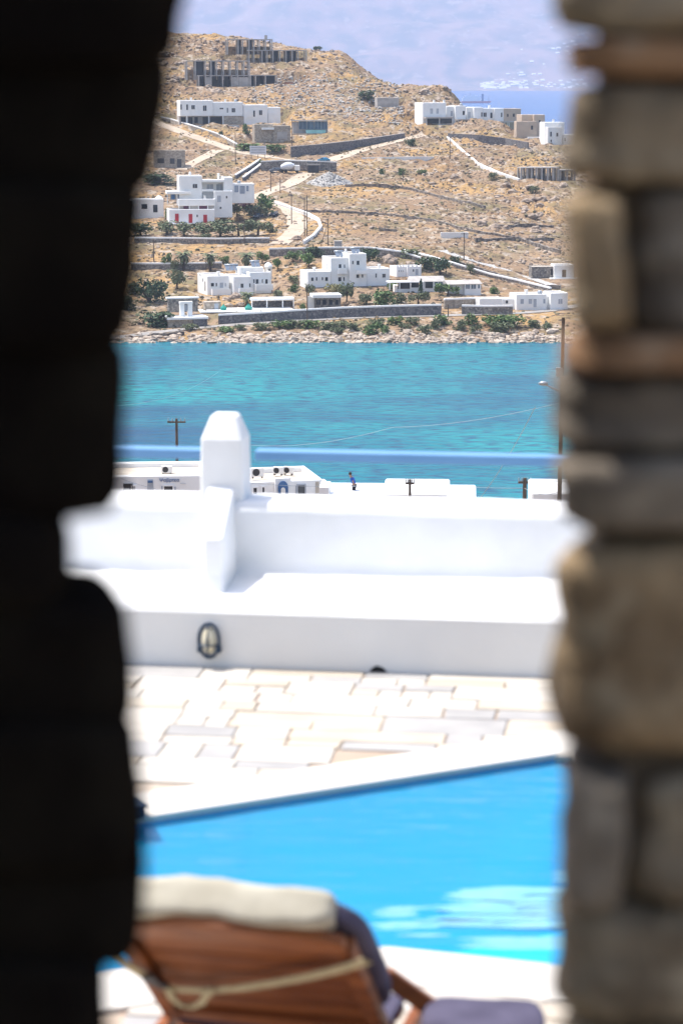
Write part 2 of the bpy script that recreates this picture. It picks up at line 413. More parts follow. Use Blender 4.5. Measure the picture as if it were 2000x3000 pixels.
# ------------------------------------------------------------------ sea
def sea_material():
    m = bpy.data.materials.new('sea_water'); m.use_nodes = True; nt = m.node_tree; N = nt.nodes; L = nt.links
    b = N['Principled BSDF']; b.inputs['Roughness'].default_value = 0.22; b.inputs['IOR'].default_value = 1.33
    b.inputs['Specular IOR Level'].default_value = 0.06
    pos = N.new('ShaderNodeNewGeometry').outputs['Position']
    def nz(sc, st, lo, hi, det=4, off=0):
        mp = N.new('ShaderNodeMapping'); mp.inputs['Scale'].default_value = st; mp.inputs['Location'].default_value = (off, off, 0)
        n = N.new('ShaderNodeTexNoise'); n.inputs['Scale'].default_value = sc; n.inputs['Detail'].default_value = det
        mr = N.new('ShaderNodeMapRange'); mr.inputs['From Min'].default_value = lo; mr.inputs['From Max'].default_value = hi
        L.new(pos, mp.inputs[0]); L.new(mp.outputs[0], n.inputs['Vector']); L.new(n.outputs['Fac'], mr.inputs['Value'])
        return n.outputs['Fac'], mr.outputs[0]
    def mix(a, c, f):
        mx = N.new('ShaderNodeMix'); mx.data_type = 'RGBA'; L.new(f, mx.inputs['Factor'])
        if isinstance(a, tuple): mx.inputs[6].default_value = (*a, 1)
        else: L.new(a, mx.inputs[6])
        mx.inputs[7].default_value = (*c, 1); return mx.outputs[2]
    c = mix((0.004, 0.142, 0.185), (0.006, 0.205, 0.222), nz(0.02, (1, 0.8, 1), 0.4, 0.6)[1])
    c = mix(c, (0.006, 0.060, 0.125), nz(0.021, (0.5, 0.9, 1), 0.48, 0.66, 6, 40)[1])       # weed beds on the bottom
    c = mix(c, (0.006, 0.062, 0.125), nz(0.75, (0.45, 1, 1), 0.46, 0.66, 6, 9)[1])            # small wave faces
    sx = N.new('ShaderNodeSeparateXYZ'); L.new(pos, sx.inputs[0])
    dp = N.new('ShaderNodeMapRange'); dp.inputs['From Min'].default_value = 560; dp.inputs['From Max'].default_value = 900
    L.new(sx.outputs['Y'], dp.inputs['Value'])
    c = mix(c, (0.010, 0.075, 0.22), dp.outputs[0])                                           # deep open sea
    L.new(c, b.inputs['Base Color'])
    h1 = nz(0.55, (0.5, 1, 1), 0, 1, 5, 3)[0]
    bp = N.new('ShaderNodeBump'); bp.inputs['Strength'].default_value = 1.0; bp.inputs['Distance'].default_value = 0.30
    L.new(h1, bp.inputs['Height']); L.new(bp.outputs[0], b.inputs['Normal'])
    MATS['sea_water'] = m
sea_material()
sea = MB().add([(-7000,205,0),(7000,205,0),(7000,14800,0),(-7000,14800,0)], [(0,1,2,3)]).build('sea', 'sea_water')
tag(sea, 'turquoise bay water running out to open sea', 'sea', kind='structure')

# ------------------------------------------------------------------ far island
def far_island():
    m = bpy.data.materials.new('far_slopes'); m.use_nodes = True; nt = m.node_tree; N = nt.nodes; L = nt.links
    b = N['Principled BSDF']; b.inputs['Roughness'].default_value = 1.0; b.inputs['Specular IOR Level'].default_value = 0.0
    pos = N.new('ShaderNodeNewGeometry').outputs['Position']
    def f(sc, lo, hi, off=0):
        mp = N.new('ShaderNodeMapping'); mp.inputs['Location'].default_value = (off, off, 0); mp.inputs['Scale'].default_value = (1, 0.6, 1.2)
        n = N.new('ShaderNodeTexNoise'); n.inputs['Scale'].default_value = sc; n.inputs['Detail'].default_value = 7
        mr = N.new('ShaderNodeMapRange'); mr.inputs['From Min'].default_value = lo; mr.inputs['From Max'].default_value = hi
        L.new(pos, mp.inputs[0]); L.new(mp.outputs[0], n.inputs['Vector']); L.new(n.outputs['Fac'], mr.inputs['Value']); return mr.outputs[0]
    def mix(a, c, fc):
        mx = N.new('ShaderNodeMix'); mx.data_type = 'RGBA'; L.new(fc, mx.inputs['Factor'])
        if isinstance(a, tuple): mx.inputs[6].default_value = (*a, 1)
        else: L.new(a, mx.inputs[6])
        mx.inputs[7].default_value = (*c, 1); return mx.outputs[2]
    c = mix((0.25, 0.175, 0.13), (0.12, 0.115, 0.085), f(0.008, 0.40, 0.62))
    c = mix(c, (0.28, 0.22, 0.175), f(0.02, 0.56, 0.70, 300))
    L.new(c, b.inputs['Base Color']); MATS['far_slopes'] = m
    xs = np.arange(-3600, 3601, 60.0); ys = np.arange(10900, 14700, 60.0)
    X, Y = np.meshgrid(xs, ys)
    base = np.interp(Y, [10900, 11000, 11400, 12200, 13200, 14000, 14600], [-10, -2, 75, 300, 640, 860, 900])
    n = fbm(X/700, Y/700, 5, 5)-0.47; n2 = fbm(X/2400, Y/2400, 9, 3)-0.45
    Z = base*(1+n2*0.7) + n*230*np.clip((Y-11000)/900, 0, 1)
    Z = np.where(Y < 11050, np.minimum(Z, (Y-11000)*0.15), Z)
    i = np.arange(X.size).reshape(X.shape)
    F = np.stack([i[:-1,:-1], i[:-1,1:], i[1:,1:], i[1:,:-1]], -1).reshape(-1, 4)
    o = mesh_np('far_island', np.stack([X.ravel(), Y.ravel(), Z.ravel()], 1), F, 'far_slopes', smooth=True)
    tag(o, 'hazy mountain slopes of the far island across the strait', 'island', kind='structure')
    def fz(x, y):
        ix = int((x-xs[0])/60); iy = int((y-ys[0])/60)
        ix = min(max(ix,0),len(xs)-2); iy = min(max(iy,0),len(ys)-2)
        return float(Z[iy,ix])
    return fz
far_z = far_island()
def far_hit(px, py):
    d = ray(px, py); d = d/d.y; y = 10950
    while y < 14600:
        p = CAM+d*y
        if p.z <= far_z(p.x, y): return p
        y += 25
    return None
pm('town_white', (0.50, 0.50, 0.50), (0.44, 0.44, 0.44), 0.05, 0.95)
mb = MB(); r2 = random.Random(3)
spots = []
for k in range(300):
    px = 1410 + abs(r2.gauss(0, 1))*0 + r2.random()*330; t = r2.random()
    py = 263 - (t**1.15)*118*max(0.15, (px-1405)/210)
    spots.append((px, py, r2.uniform(0.6, 1.0)))
for k in range(26): spots.append((r2.uniform(560, 1680), r2.uniform(60, 255), r2.uniform(0.4, 0.7)))
for px, py, s in spots:
    p = far_hit(px, py)
    if p is None: continue
    w = 10*s; h = 10*s
    mb.add([(p.x-w,p.y-w,p.z-8),(p.x+w,p.y-w,p.z-8),(p.x+w,p.y+w,p.z-8),(p.x-w,p.y+w,p.z-8),(p.x-w,p.y-w,p.z+h*0.5),(p.x+w,p.y-w,p.z+h*0.5),(p.x+w,p.y+w,p.z+h*1.25),(p.x-w,p.y+w,p.z+h*1.25)], [(0,1,5,4),(1,2,6,5),(2,3,7,6),(3,0,4,7),(4,5,6,7)])
tag(mb.build('far_town', 'town_white'), 'scatter of tiny white houses of the far town in haze', 'town', kind='stuff')

# ------------------------------------------------------------------ near hillside falling to the bay below the terrace
xs = np.arange(-140, 141, 4.0); ys = np.array([13.9, 16, 20, 30, 45, 60, 80, 110, 140, 165, 180, 200, 230, 260, 290, 310])
X, Y = np.meshgrid(xs, ys)
Z = np.interp(Y, [13.9, 16, 30, 60, 110, 165, 200, 260, 300, 320], [48.5, 46.5, 43, 36, 27, 20, 15, 5, -0.5, -2]) + (fbm(X/9, Y/9, 21, 3)-0.45)*1.2*np.clip((Y-14)/10, 0, 1)
i = np.arange(X.size).reshape(X.shape)
F_ = np.stack([i[:-1,:-1], i[:-1,1:], i[1:,1:], i[1:,:-1]], -1).reshape(-1, 4)
tag(mesh_np('near_slope', np.stack([X.ravel(), Y.ravel(), Z.ravel()], 1), F_, 'dry_soil', smooth=True), 'dry slope below the terrace down to the bay', 'slope', kind='structure')

# ------------------------------------------------------------------ haze
hz = MB().box(-7400, 7400, -60, 15200, -14, 1400).build('haze', 'whitewash')
hm = bpy.data.materials.new('haze_air'); hm.use_nodes = True; hn = hm.node_tree
for nd in list(hn.nodes):
    if nd.type != 'OUTPUT_MATERIAL': hn.nodes.remove(nd)
pv = hn.nodes.new('ShaderNodeVolumePrincipled')
pv.inputs['Color'].default_value = (0.63, 0.735, 0.97, 1); pv.inputs['Density'].default_value = 0.000085; pv.inputs['Anisotropy'].default_value = 0.0
hn.links.new(pv.outputs[0], [n for n in hn.nodes if n.type == 'OUTPUT_MATERIAL'][0].inputs['Volume'])
hz.data.materials.clear(); hz.data.materials.append(hm)
tag(hz, 'pale summer haze over the strait', 'haze', kind='stuff')

# ------------------------------------------------------------------ tracks and roads draped on the hill
def drape(name, pts, width, mat, label, cat='road', lift=0.12, seg=1.2):
    P = [on_ter(px, py) for px, py in pts]
    pl = [Vector((p.x, p.y)) for p in P]
    out = []
    for a, b in zip(pl[:-1], pl[1:]):
        n = max(1, int((b-a).length/seg))
        for k in range(n): out.append(a.lerp(b, k/n))
    out.append(pl[-1])
    # smooth
    for _ in range(6):
        out = [out[0]] + [(out[i-1]+out[i]*2+out[i+1])/4 for i in range(1, len(out)-1)] + [out[-1]]
    V = []; Fq = []; K = 5
    for i, p in enumerate(out):
        t = (out[min(i+1,len(out)-1)]-out[max(i-1,0)]).normalized(); nn = Vector((-t.y, t.x))
        w = width*(0.9+0.2*mnoise.noise((i*0.21, 3.3, width)))
        for k in range(K):
            s = (k/(K-1)-0.5)*w; q = p+nn*s
            V.append((q.x, q.y, ter(q.x, q.y)+lift))
    for i in range(len(out)-1):
        for k in range(K-1): Fq.append((i*K+k, i*K+k+1, (i+1)*K+k+1, (i+1)*K+k))
    o = mesh_np(name, np.array(V), np.array(Fq), mat, smooth=True)
    return tag(o, label, cat, kind='structure')
def flatten_track(pts, width):
    """bench the hill along a track so that it runs level across"""
    global ZT
    P = [on_ter(px, py) for px, py in pts]; Q = []
    for a, b in zip(P[:-1], P[1:]):
        n = max(1, int((b-a).length/1.5))
        for k in range(n): Q.append(a.lerp(b, k/n))
    Q.append(P[-1])
    for _ in range(3): Q = [Q[0]]+[(Q[i-1]+Q[i]*2+Q[i+1])/4 for i in range(1,len(Q)-1)]+[Q[-1]]
    num = np.zeros_like(ZT); den = np.zeros_like(ZT)+1e-9
    for q in Q:
        ix0 = max(int((q.x-width*1.6-GX[0])/0.8), 0); ix1 = min(int((q.x+width*1.6-GX[0])/0.8)+2, len(GX))
        iy0 = max(int((q.y-width*1.6-GY[0])/0.8), 0); iy1 = min(int((q.y+width*1.6-GY[0])/0.8)+2, len(GY))
        sx = XX[iy0:iy1, ix0:ix1]; sy = YY[iy0:iy1, ix0:ix1]
        d2 = (sx-q.x)**2+(sy-q.y)**2; w = np.exp(-d2/(0.45*width)**2)
        num[iy0:iy1, ix0:ix1] += w*q.z; den[iy0:iy1, ix0:ix1] += w
    tgt = num/den; k = np.clip(den/1.0, 0, 1)
    k = np.where(den > 0.05, np.clip(den*1.2, 0, 1), 0)
    ZT = ZT*(1-k)+tgt*k
    hill.data.vertices.foreach_set('co', np.stack([XX.ravel(), YY.ravel(), ZT.ravel()], 1).astype(np.float32).ravel())
    hill.data.update()
TRK = [
    ('track', [(430,352),(500,376),(580,405),(660,432),(730,452),(790,462)], 6.5, 'sand_road', 'pale sandy track sloping down below the left villas'),
    ('track', [(640,440),(600,462),(560,480),(530,498)], 5.0, 'sand_road', 'short sandy branch track beside the stone hut'),
    ('track', [(790,463),(870,470),(960,470),(1040,446),(1120,424),(1190,408),(1250,398)], 6.5, 'sand_road', 'sandy track under the long stone wall where a blue car stands'),
    ('track', [(905,508),(850,540),(790,562),(745,578),(800,592),(845,612),(868,640),(872,668),(850,694),(815,716)], 6.0, 'sand_road', 'pale dirt lane winding past the red-door house'),
    ('road', [(300,996),(420,980),(520,968),(640,956),(760,948),(900,939),(1100,930),(1300,926),(1500,920),(1600,912),(1700,895),(1780,880)], 4.2, 'asphalt', 'narrow grey shore road under the stone wall'),
    ('track', [(1290,735),(1360,758),(1450,785),(1540,812),(1620,838)], 3.2, 'gravel', 'grey gravel path above the white topped wall'),
]
for nm, pts, w, mt, lb in TRK: flatten_track(pts, w)
for nm, pts, w, mt, lb in TRK: drape(nm, pts, w, mt, lb)
# ================================================================== HOUSES ACROSS THE BAY
def block(F, px0, py0, px1, py1, v=0.0, depth=6.0, mat='whitewash', name='wall', foot=2.5, rim=0.35, roofmat='roof_plaster', du0=0.0, du1=0.0):
    """a flat-roofed cube: walls with a parapet rim and a sunken roof; front face covers the measured rectangle"""
    u0, u1, w0, w1 = F.rect(px0, py0, px1, py1, v); u0 += du0; u1 += du1
    b = MB(); t = 0.3; v1 = v+depth
    z0 = w0-foot
    if rim > 0 and u1-u0 > 1.2:
        wr = w1-rim
        o = [(u0,v),(u1,v),(u1,v1),(u0,v1)]; n = [(u0+t,v+t),(u1-t,v+t),(u1-t,v1-t),(u0+t,v1-t)]
        V = [(x,y,z0) for x,y in o]+[(x,y,w1) for x,y in o]+[(x,y,w1) for x,y in n]+[(x,y,wr) for x,y in n]
        Fc = [(i,(i+1)%4,4+(i+1)%4,4+i) for i in range(4)]+[(4+i,4+(i+1)%4,8+(i+1)%4,8+i) for i in range(4)]+[(8+i,8+(i+1)%4,12+(i+1)%4,12+i) for i in range(4)]+[(0,3,2,1)]
        b.add(V, Fc)
        o = b.build(name, mat, F.root, bevel=0.10, seg=1)
        rf = MB().add([(x,y,wr) for x,y in n], [(0,1,2,3)])
        rr = MB().box(u0+t, u1-t, v+t, v1-t, wr-0.1, wr+0.004).build('roof', roofmat, F.root)
    else:
        b.box(u0,u1,v,v1,z0,w1); o = b.build(name, mat, F.root)
    return u0, u1, w0, w1
def slab(F, px0, py0, px1, py1, v, depth, mat, name):
    u0, u1, w0, w1 = F.rect(px0, py0, px1, py1, v)
    return MB().box(u0,u1,v,v+depth,w0,w1).build(name, mat, F.root)
def window(F, px0, py0, px1, py1, v=0.0, pane='window_dark', fr='whitewash', name='window', bars=True):
    u0, u1, w0, w1 = F.rect(px0, py0, px1, py1, v); t = 0.09
    m = MB()
    for a in ((u0-t,u0,w0-t,w1+t),(u1,u1+t,w0-t,w1+t),(u0,u1,w1,w1+t),(u0,u1,w0-t,w0)): m.box(a[0],a[1],v-0.10,v+0.02,a[2],a[3])
    if bars and u1-u0 > 0.9: m.box((u0+u1)/2-0.035,(u0+u1)/2+0.035,v-0.05,v+0.02,w0,w1)
    w = m.build(name, fr, F.root)
    MB().box(u0,u1,v-0.03,v+0.02,w0,w1).build('pane' if name == 'window' else 'panel', pane, w)
    return w
def side_window(F, u, vc, w0, w1, half, pane='window_dark'):
    m = MB().box(u-0.05,u+0.02,vc-half-0.08,vc+half+0.08,w0-0.08,w1+0.08); o = m.build('window', 'whitewash', F.root)
    MB().box(u-0.07,u,vc-half,vc+half,w0,w1).build('pane', pane, o)
def opening(F, px0, py0, px1, py1, v, name='opening', mat='window_dark'):
    u0,u1,w0,w1 = F.rect(px0,py0,px1,py1,v); return MB().box(u0,u1,v-0.06,v+0.03,w0,w1).build(name, mat, F.root)
def solar(F, px, py, v, n=2):
    u, w = F.uw(px, py, v)
    for k in range(n):
        x = u+k*1.1
        o = MB().add([(x,v,w),(x+1.0,v,w),(x+1.0,v+1.3,w+1.0),(x,v+1.3,w+1.0),(x,v+0.05,w-0.06),(x+1.0,v+0.05,w-0.06),(x+1.0,v+1.35,w+0.94),(x,v+1.35,w+0.94)],
            [(0,1,2,3),(7,6,5,4),(0,4,5,1),(1,5,6,2),(2,6,7,3),(3,7,4,0)]).build('solar_panel', 'solar_panel', F.root)
    MB().tube((u-0.1,v+1.5,w+1.15),(u+1.1*n,v+1.5,w+1.15),0.26,n=10).build('water_tank', 'light_metal', F.root, smooth=True)

# --- tower house
F = FR['tower']
block(F, 902, 795, 969, 842, -0.6, 7.0)
block(F, 969, 755, 1021, 842, 0.0, 7.5)
block(F, 1024, 743, 1073, 842, -1.1, 8.0)
block(F, 1073, 786, 1141, 842, -0.4, 6.0)
for a in ((911,813,918,823),(925,812,929,822),(942,812,946,821),(952,812,960,823)): window(F, *a, v=-0.6)
for a in ((992,774,999,785),(1007,775,1010,785),(990,812,999,824),(1005,812,1009,823)): window(F, *a, v=0.0)
for a in ((1031,764,1035,774),(1044,764,1052,776),(1043,802,1051,814),(1059,801,1063,813)): window(F, *a, v=-1.1)
for a in ((1099,801,1103,813),(1119,802,1129,813)): window(F, *a, v=-0.4)
u0,u1,w0,w1 = F.rect(988,787,1013,803,0); MB().box(u0,u1,-1.0,0,w0,w0+0.15).box(u0,u1,-1.0,-0.85,w0,w1).box(u0,u0+.15,-.85,0,w0+.15,w1).box(u1-.15,u1,-.85,0,w0+.15,w1).build('balcony','whitewash',F.root)
u0,u1,w0,w1 = F.rect(1042,777,1073,803,-1.1); MB().box(u0,u1,-2.1,-1.1,w0,w0+0.15).box(u0,u1,-2.1,-1.95,w0,w0+1.0).box(u0,u0+.15,-1.95,-1.1,w0+.15,w0+1.0).box(u1-.15,u1,-1.95,-1.1,w0+.15,w0+1.0).build('balcony','whitewash',F.root)
slab(F, 905, 840, 1141, 850, -1.6, 1.0, 'wall_stone', 'plinth')
side_window(F, F.rect(969,755,1021,842,0)[0], 3.5, 4.2, 5.4, 0.35, 'shutter')
solar(F, 985, 752, 4.0, 2); solar(F, 1032, 742, 4.0, 2)
MB().lathe([(0.35,0),(0.3,0.9),(0.12,1.1)], (F.uw(1012,742,3)[0],3,F.uw(1012,742,3)[1]), 10).build('chimney','whitewash',F.root)

# --- lower white house
F = FR['lower']
block(F, 608, 808, 672, 872, 0.0, 10.0)
block(F, 685, 810, 735, 872, -2.0, 9.0)
block(F, 732, 797, 795, 872, 2.4, 8.0)
block(F, 702, 783, 772, 812, 6.0, 4.0)
for a in ((618,829,627,839),(632,829,636,839),(644,828,654,843),(659,829,662,839)): window(F, *a, v=0.0, pane='window_dark' if a[0] < 640 else 'shutter')
for a in ((705,831,713,843),(730,830,734,841)): window(F, *a, v=-2.0)
for a in ((742,818,746,829),(749,818,757,831),(767,818,770,829),(777,818,784,831)): window(F, *a, v=2.4)
for a in ((618,845,672,856,0.0),(697,844,737,856,-2.0),(745,832,795,842,2.4)):
    u0,u1,w0,w1 = F.rect(*a[:4], a[4]); MB().box(u0,u1,a[4]-1.5,a[4]-1.35,w0-0.6,w1).box(u0,u0+0.15,a[4]-1.35,a[4],w0-.6,w1).build('terrace_wall','whitewash',F.root)
ul = F.rect(608,808,672,872,0)[0]
side_window(F, ul, 2.2, 1.0, 3.2, 0.35); side_window(F, ul, 4.5, 3.0, 3.7, 0.25); side_window(F, ul, 7.0, 4.2, 4.8, 0.25)
solar(F, 663, 792, 8.0, 3); solar(F, 738, 781, 7.0, 2)
u, w = F.uw(786, 798, 6.5)
MB().lathe([(0.95,-1.5),(0.95,1.3),(1.05,1.35),(1.0,1.5),(0.75,2.0),(0.35,2.35),(0.05,2.5)], (u,6.5,w), 14).build('domed_chimney','whitewash',F.root,smooth=True)
MB().box(u-0.2,u+0.2,5.45,5.6,w+0.5,w+0.9).build('opening','window_dark',F.root)

# --- terraced house with red doors
F = FR['reds']
block(F, 496, 613, 629, 657, 0.0, 8.0)
block(F, 523, 583, 631, 599, 2.5, 6.0, foot=0.4)
opening(F, 524, 599, 629, 612, 2.9, 'porch_back', 'concrete')
for a in ((538,600,552,612),(584,600,607,613)): opening(F, *a, 2.8, 'doorway', 'leaf_purple')
for px in (525,556,582,609,629):
    u,w = F.uw(px,613,2.55); MB().box(u-.12,u+.12,2.45,2.7,w-.3,w+1.6).build('post','whitewash',F.root)
for a in ((514,627,523,652),(554,628,563,652),(597,630,606,653)):
    window(F, *a, v=0.0, pane='red_paint', fr='red_paint', name='door', bars=False)
window(F, 576, 629, 580, 636, 0.0)
block(F, 628, 559, 681, 612, 4.0, 8.0)
window(F, 637, 573, 647, 592, 4.0, pane='shutter'); window(F, 662, 574, 666, 581, 4.0); window(F, 644, 606, 649, 612, 4.0)
block(F, 525, 515, 592, 566, 6.0, 7.0)
block(F, 592, 530, 655, 566, 9.0, 4.0)
slab(F, 592, 527, 657, 534, 5.8, 4.0, 'whitewash', 'porch_roof')
block(F, 655, 520, 682, 566, 6.0, 7.0)
window(F, 565, 539, 578, 551, 6.0); window(F, 606, 540, 625, 558, 9.0, pane='shutter'); window(F, 634, 540, 652, 558, 9.0, pane='shutter')
slab(F, 592, 554, 626, 561, 6.0, 0.2, 'whitewash', 'balcony_wall')
block(F, 681, 538, 745, 570, 7.0, 6.0)
for a in ((689,545,697,562),(704,546,716,566),(723,546,727,559)): window(F, *a, v=7.0, pane='shutter', fr='blue_frame')
block(F, 489, 560, 560, 568, 5.0, 5.0, foot=0.1, rim=0.12)
opening(F, 498, 568, 540, 586, 7.0, 'porch_back', 'concrete')
for a in ((502,569,513,584),(522,569,528,584)): opening(F, *a, 6.9, 'shutter_door', 'blue_frame')
for px in (491,519,545):
    u,w = F.uw(px,590,5.1); MB().box(u-.1,u+.1,5.0,5.2,w-.8,w+1.9).build('post','whitewash',F.root)
MB().lathe([(0.4,0),(0.35,1.0),(0.1,1.3)], (F.uw(557,516,8)[0],8,F.uw(557,516,8)[1]), 10).build('chimney','whitewash',F.root)
slab(F, 496, 655, 629, 660, -1.4, 1.3, 'whitewash', 'terrace')

# --- castellated house
F = FR['castle']
for a, v in (((1162,781,1190,812),0.0),((1193,780,1234,808),-0.8)):
    u0,u1,w0,w1 = block(F, *a, v, 5.0)
    for k in range(4):
        uu = u0+(u1-u0)*k/3.3
        MB().box(uu,uu+0.4,v,v+0.35,w1,w1+0.35).build('merlon','whitewash',F.root)
window(F, 1208, 789, 1212, 796, -0.8); window(F, 1216, 788, 1224, 806, -0.8, pane='shutter', name='door', bars=False)
for px in (1167,1173,1179): window(F, px, 792, px+2, 796, 0.0, bars=False)

# --- bungalow with pitched roof
F = FR['gable']
u0,u1,w0,w1 = block(F, 1360, 831, 1408, 866, 0.0, 5.0, rim=0)
MB().add([(u0-4.3,-0.3,w1-0.05),(u1+0.3,-0.3,w1-0.05),(u1+0.3,2.5,w1+0.75),(u0-4.3,2.5,w1+0.75),(u1+0.3,5.3,w1),(u0-4.3,5.3,w1)], [(0,1,2,3),(3,2,4,5),(0,3,5),(1,4,2),(0,5,4,1)]).build('roof','concrete',F.root)
MB().box(u0-4.0,u0,1.0,5.0,w0-2,w1-0.06).build('wall','whitewash',F.root)
for a in ((1363,833,1375,846),(1379,833,1393,846),(1399,833,1404,845)): window(F, *a, v=0.0, pane='window_glass')

# --- veranda house
F = FR['porch']
u0,u1,w0,w1 = block(F, 1160, 838, 1236, 866, 0.0, 5.0, rim=0.15)
MB().box(u0-2.0,u0+6.5,-1.2,3.0,F.uw(1190,826,-1.2)[1]-0.2,F.uw(1190,826,-1.2)[1]).build('veranda_roof','whitewash',F.root)
for px in (1141,1170,1202,1238):
    u,w = F.uw(px,850,-1.1); MB().box(u-.1,u+.1,-1.2,-1.0,w-1.5,F.uw(1190,826,-1.2)[1]-0.2).build('post','whitewash',F.root)
opening(F, 1165, 828, 1200, 846, 0.0-0.03, 'doorway', 'window_dark'); opening(F, 1204, 828, 1226, 842, -0.03, 'doorway', 'window_dark')
block(F, 1240, 825, 1303, 866, -0.6, 5.0, rim=0)
u0,u1,w0,w1 = F.rect(1202,815,1304,825,-0.8)
MB().add([(u0,-0.8,w0),(u1,-0.8,w0),(u1,2.0,w1+0.3),(u0,2.0,w1+0.3),(u1,4.8,w0),(u0,4.8,w0)], [(0,1,2,3),(3,2,4,5),(0,3,5),(1,4,2),(0,5,4,1)]).build('roof','concrete',F.root)
opening(F, 1245, 826, 1267, 844, -0.63, 'doorway', 'window_dark')
for a in ((1272,826,1282,834),(1284,826,1295,834),(1272,838,1284,845)): window(F, *a, v=-0.6, pane='window_glass')

# --- long low house on the road
F = FR['longw']
block(F, 1512, 862, 1600, 908, 0.0, 6.0); block(F, 1612, 858, 1662, 903, -0.5, 6.0); block(F, 1598, 866, 1614, 905, 1.0, 4.0)
block(F, 1470, 875, 1512, 908, 2.0, 4.0); block(F, 1404, 874, 1472, 900, 2.4, 4.0)
for a in ((1523,876,1533,890),(1547,876,1557,890),(1561,876,1570,900),(1590,876,1596,889)): window(F, *a, v=0.0, pane='shutter')
window(F, 1634, 876, 1646, 890, -0.5, pane='shutter'); window(F, 1480, 880, 1487, 889, 2.0)
# --- stone hut at right
F = FR['hutr']
block(F, 1622, 776, 1680, 816, 0.0, 5.0, mat='low_plaster'); window(F, 1645, 790, 1657, 812, 0.0, pane='bark', fr='low_plaster', name='door', bars=False)
block(F, 1556, 781, 1622, 808, 1.2, 4.0, mat='wall_stone', rim=0.1); opening(F, 1612, 788, 1618, 806, 1.2, 'doorway')
slab(F, 1612, 815, 1700, 819, -1.5, 2.0, 'whitewash', 'ledge')
# --- left villas
F = FR['villal']
block(F, 528, 294, 624, 340, -0.8, 8.0, foot=0.0); block(F, 624, 299, 712, 340, 0.2, 8.0, foot=0.0)
block(F, 714, 307, 784, 372, 0.0, 8.0); block(F, 784, 314, 822, 372, 1.0, 7.0)
block(F, 526, 341, 652, 370, 1.6, 6.0, mat='concrete', rim=0); slab(F, 652, 341, 714, 374, -0.2, 6.0, 'wall_stone_tan', 'ground_floor')
for a in ((530,343,544,366),(552,343,564,366),(570,343,580,366),(594,343,613,366),(616,343,650,366)): opening(F, *a, 1.6, 'opening')
for px in (548,612,654):
    u,w = F.uw(px,368,-0.6); MB().box(u-.15,u+.15,-.7,-.4,w-.5,F.uw(px,340,-0.6)[1]).build('post','whitewash',F.root)
for a in ((521,306,525,321),(538,306,543,322)): window(F, a[0]+8, a[1], a[2]+8, a[3], v=-0.8, bars=False)
for a in ((561,308,571,320),(595,309,605,325)): window(F, *a, v=-0.8)
for a in ((679,317,689,329),(665,316,668,330),(644,316,654,320)): window(F, *a, v=0.2)
for a in ((759,323,768,337),(742,324,747,342)): window(F, *a, v=0.0)
slab(F, 722, 322, 740, 344, -0.3, 0.3, 'whitewash', 'buttress'); slab(F, 786, 330, 806, 366, 0.6, 0.4, 'whitewash', 'buttress')
slab(F, 560, 367, 702, 374, -4.5, 3.5, 'light_metal', 'pool'); slab(F, 575, 374, 712, 398, -4.3, 3.5, 'wall_stone_tan', 'pool_wall')
# --- right villas
F = FR['villar']
block(F, 1238, 301, 1306, 366, 0.0, 8.0); block(F, 1334, 310, 1364, 366, 0.5, 7.0); block(F, 1308, 311, 1335, 366, 2.2, 6.0)
block(F, 1388, 314, 1414, 366, 0.6, 7.0); block(F, 1366, 315, 1389, 366, 2.2, 6.0)
block(F, 1448, 317, 1475, 366, 0.4, 7.0); block(F, 1414, 317, 1450, 366, 1.2, 7.0)
block(F, 1475, 318, 1525, 366, 0.2, 7.0, mat='tan_plaster')
for a in ((1259,318,1267,333),(1277,318,1284,333)): window(F, *a, v=0.0, pane='shutter')
for a in ((1354,325,1360,337),): window(F, *a, v=0.5)
for a in ((1319,325,1325,340),): window(F, *a, v=2.2, pane='shutter')
for a in ((1370,328,1377,345),): window(F, *a, v=2.2, pane='shutter')
for a in ((1408,329,1412,342),): window(F, *a, v=0.6)
for a in ((1415,330,1424,342),(1435,330,1441,346)): window(F, *a, v=1.2)
for a in ((1466,330,1470,343),): window(F, *a, v=0.4)
for a in ((1484,334,1488,342),(1501,333,1506,342)): window(F, *a, v=0.2, fr='tan_plaster')
for a in ((1249,347,1324,362,-1.5),(1342,353,1412,366,-1.0),(1468,359,1486,366,-0.8),(1490,359,1522,378,-0.6)):
    opening(F, *a[:4], a[4]+1.2, 'opening', 'window_dark')
    slab(F, a[0]-3, a[1]-4, a[2]+3, a[1], a[4]-1.0, 2.4, 'concrete', 'canopy')
    for px in (a[0], (a[0]+a[2])/2, a[2]):
        u,w = F.uw(px, a[3], a[4]-0.8); MB().box(u-.08,u+.08,a[4]-.9,a[4]-.7,w-.6,F.uw(px,a[1],a[4]-0.8)[1]).build('post','whitewash',F.root)
for a in ((1316,370,1386,378),(1422,375,1482,383),(1505,382,1538,391)): slab(F, *a, -5.0, 3.0, 'pool_cyan', 'pool')
F = FR['tanv']
block(F, 1562, 336, 1595, 398, 1.5, 6.0, mat='tan_plaster'); block(F, 1527, 336, 1563, 398, 3.0, 6.0, mat='tan_plaster'); block(F, 1512, 355, 1572, 398, -1.0, 3.0, mat='tan_plaster')
window(F, 1577, 352, 1582, 361, 1.5, fr='tan_plaster'); window(F, 1554, 368, 1560, 380, -1.0, fr='tan_plaster')
block(F, 1546, 401, 1592, 432, -3.0, 2.5, mat='low_plaster', rim=0.1)
F = FR['greyv']
block(F, 1604, 372, 1646, 424, 0.0, 6.0, mat='low_plaster'); block(F, 1595, 358, 1652, 424, 3.0, 6.0); block(F, 1648, 394, 1690, 424, 1.0, 5.0)
for a in ((1602+8,386,1615,400),(1628,389,1634,400),(1611,409,1615,416)): window(F, *a, v=0.0)
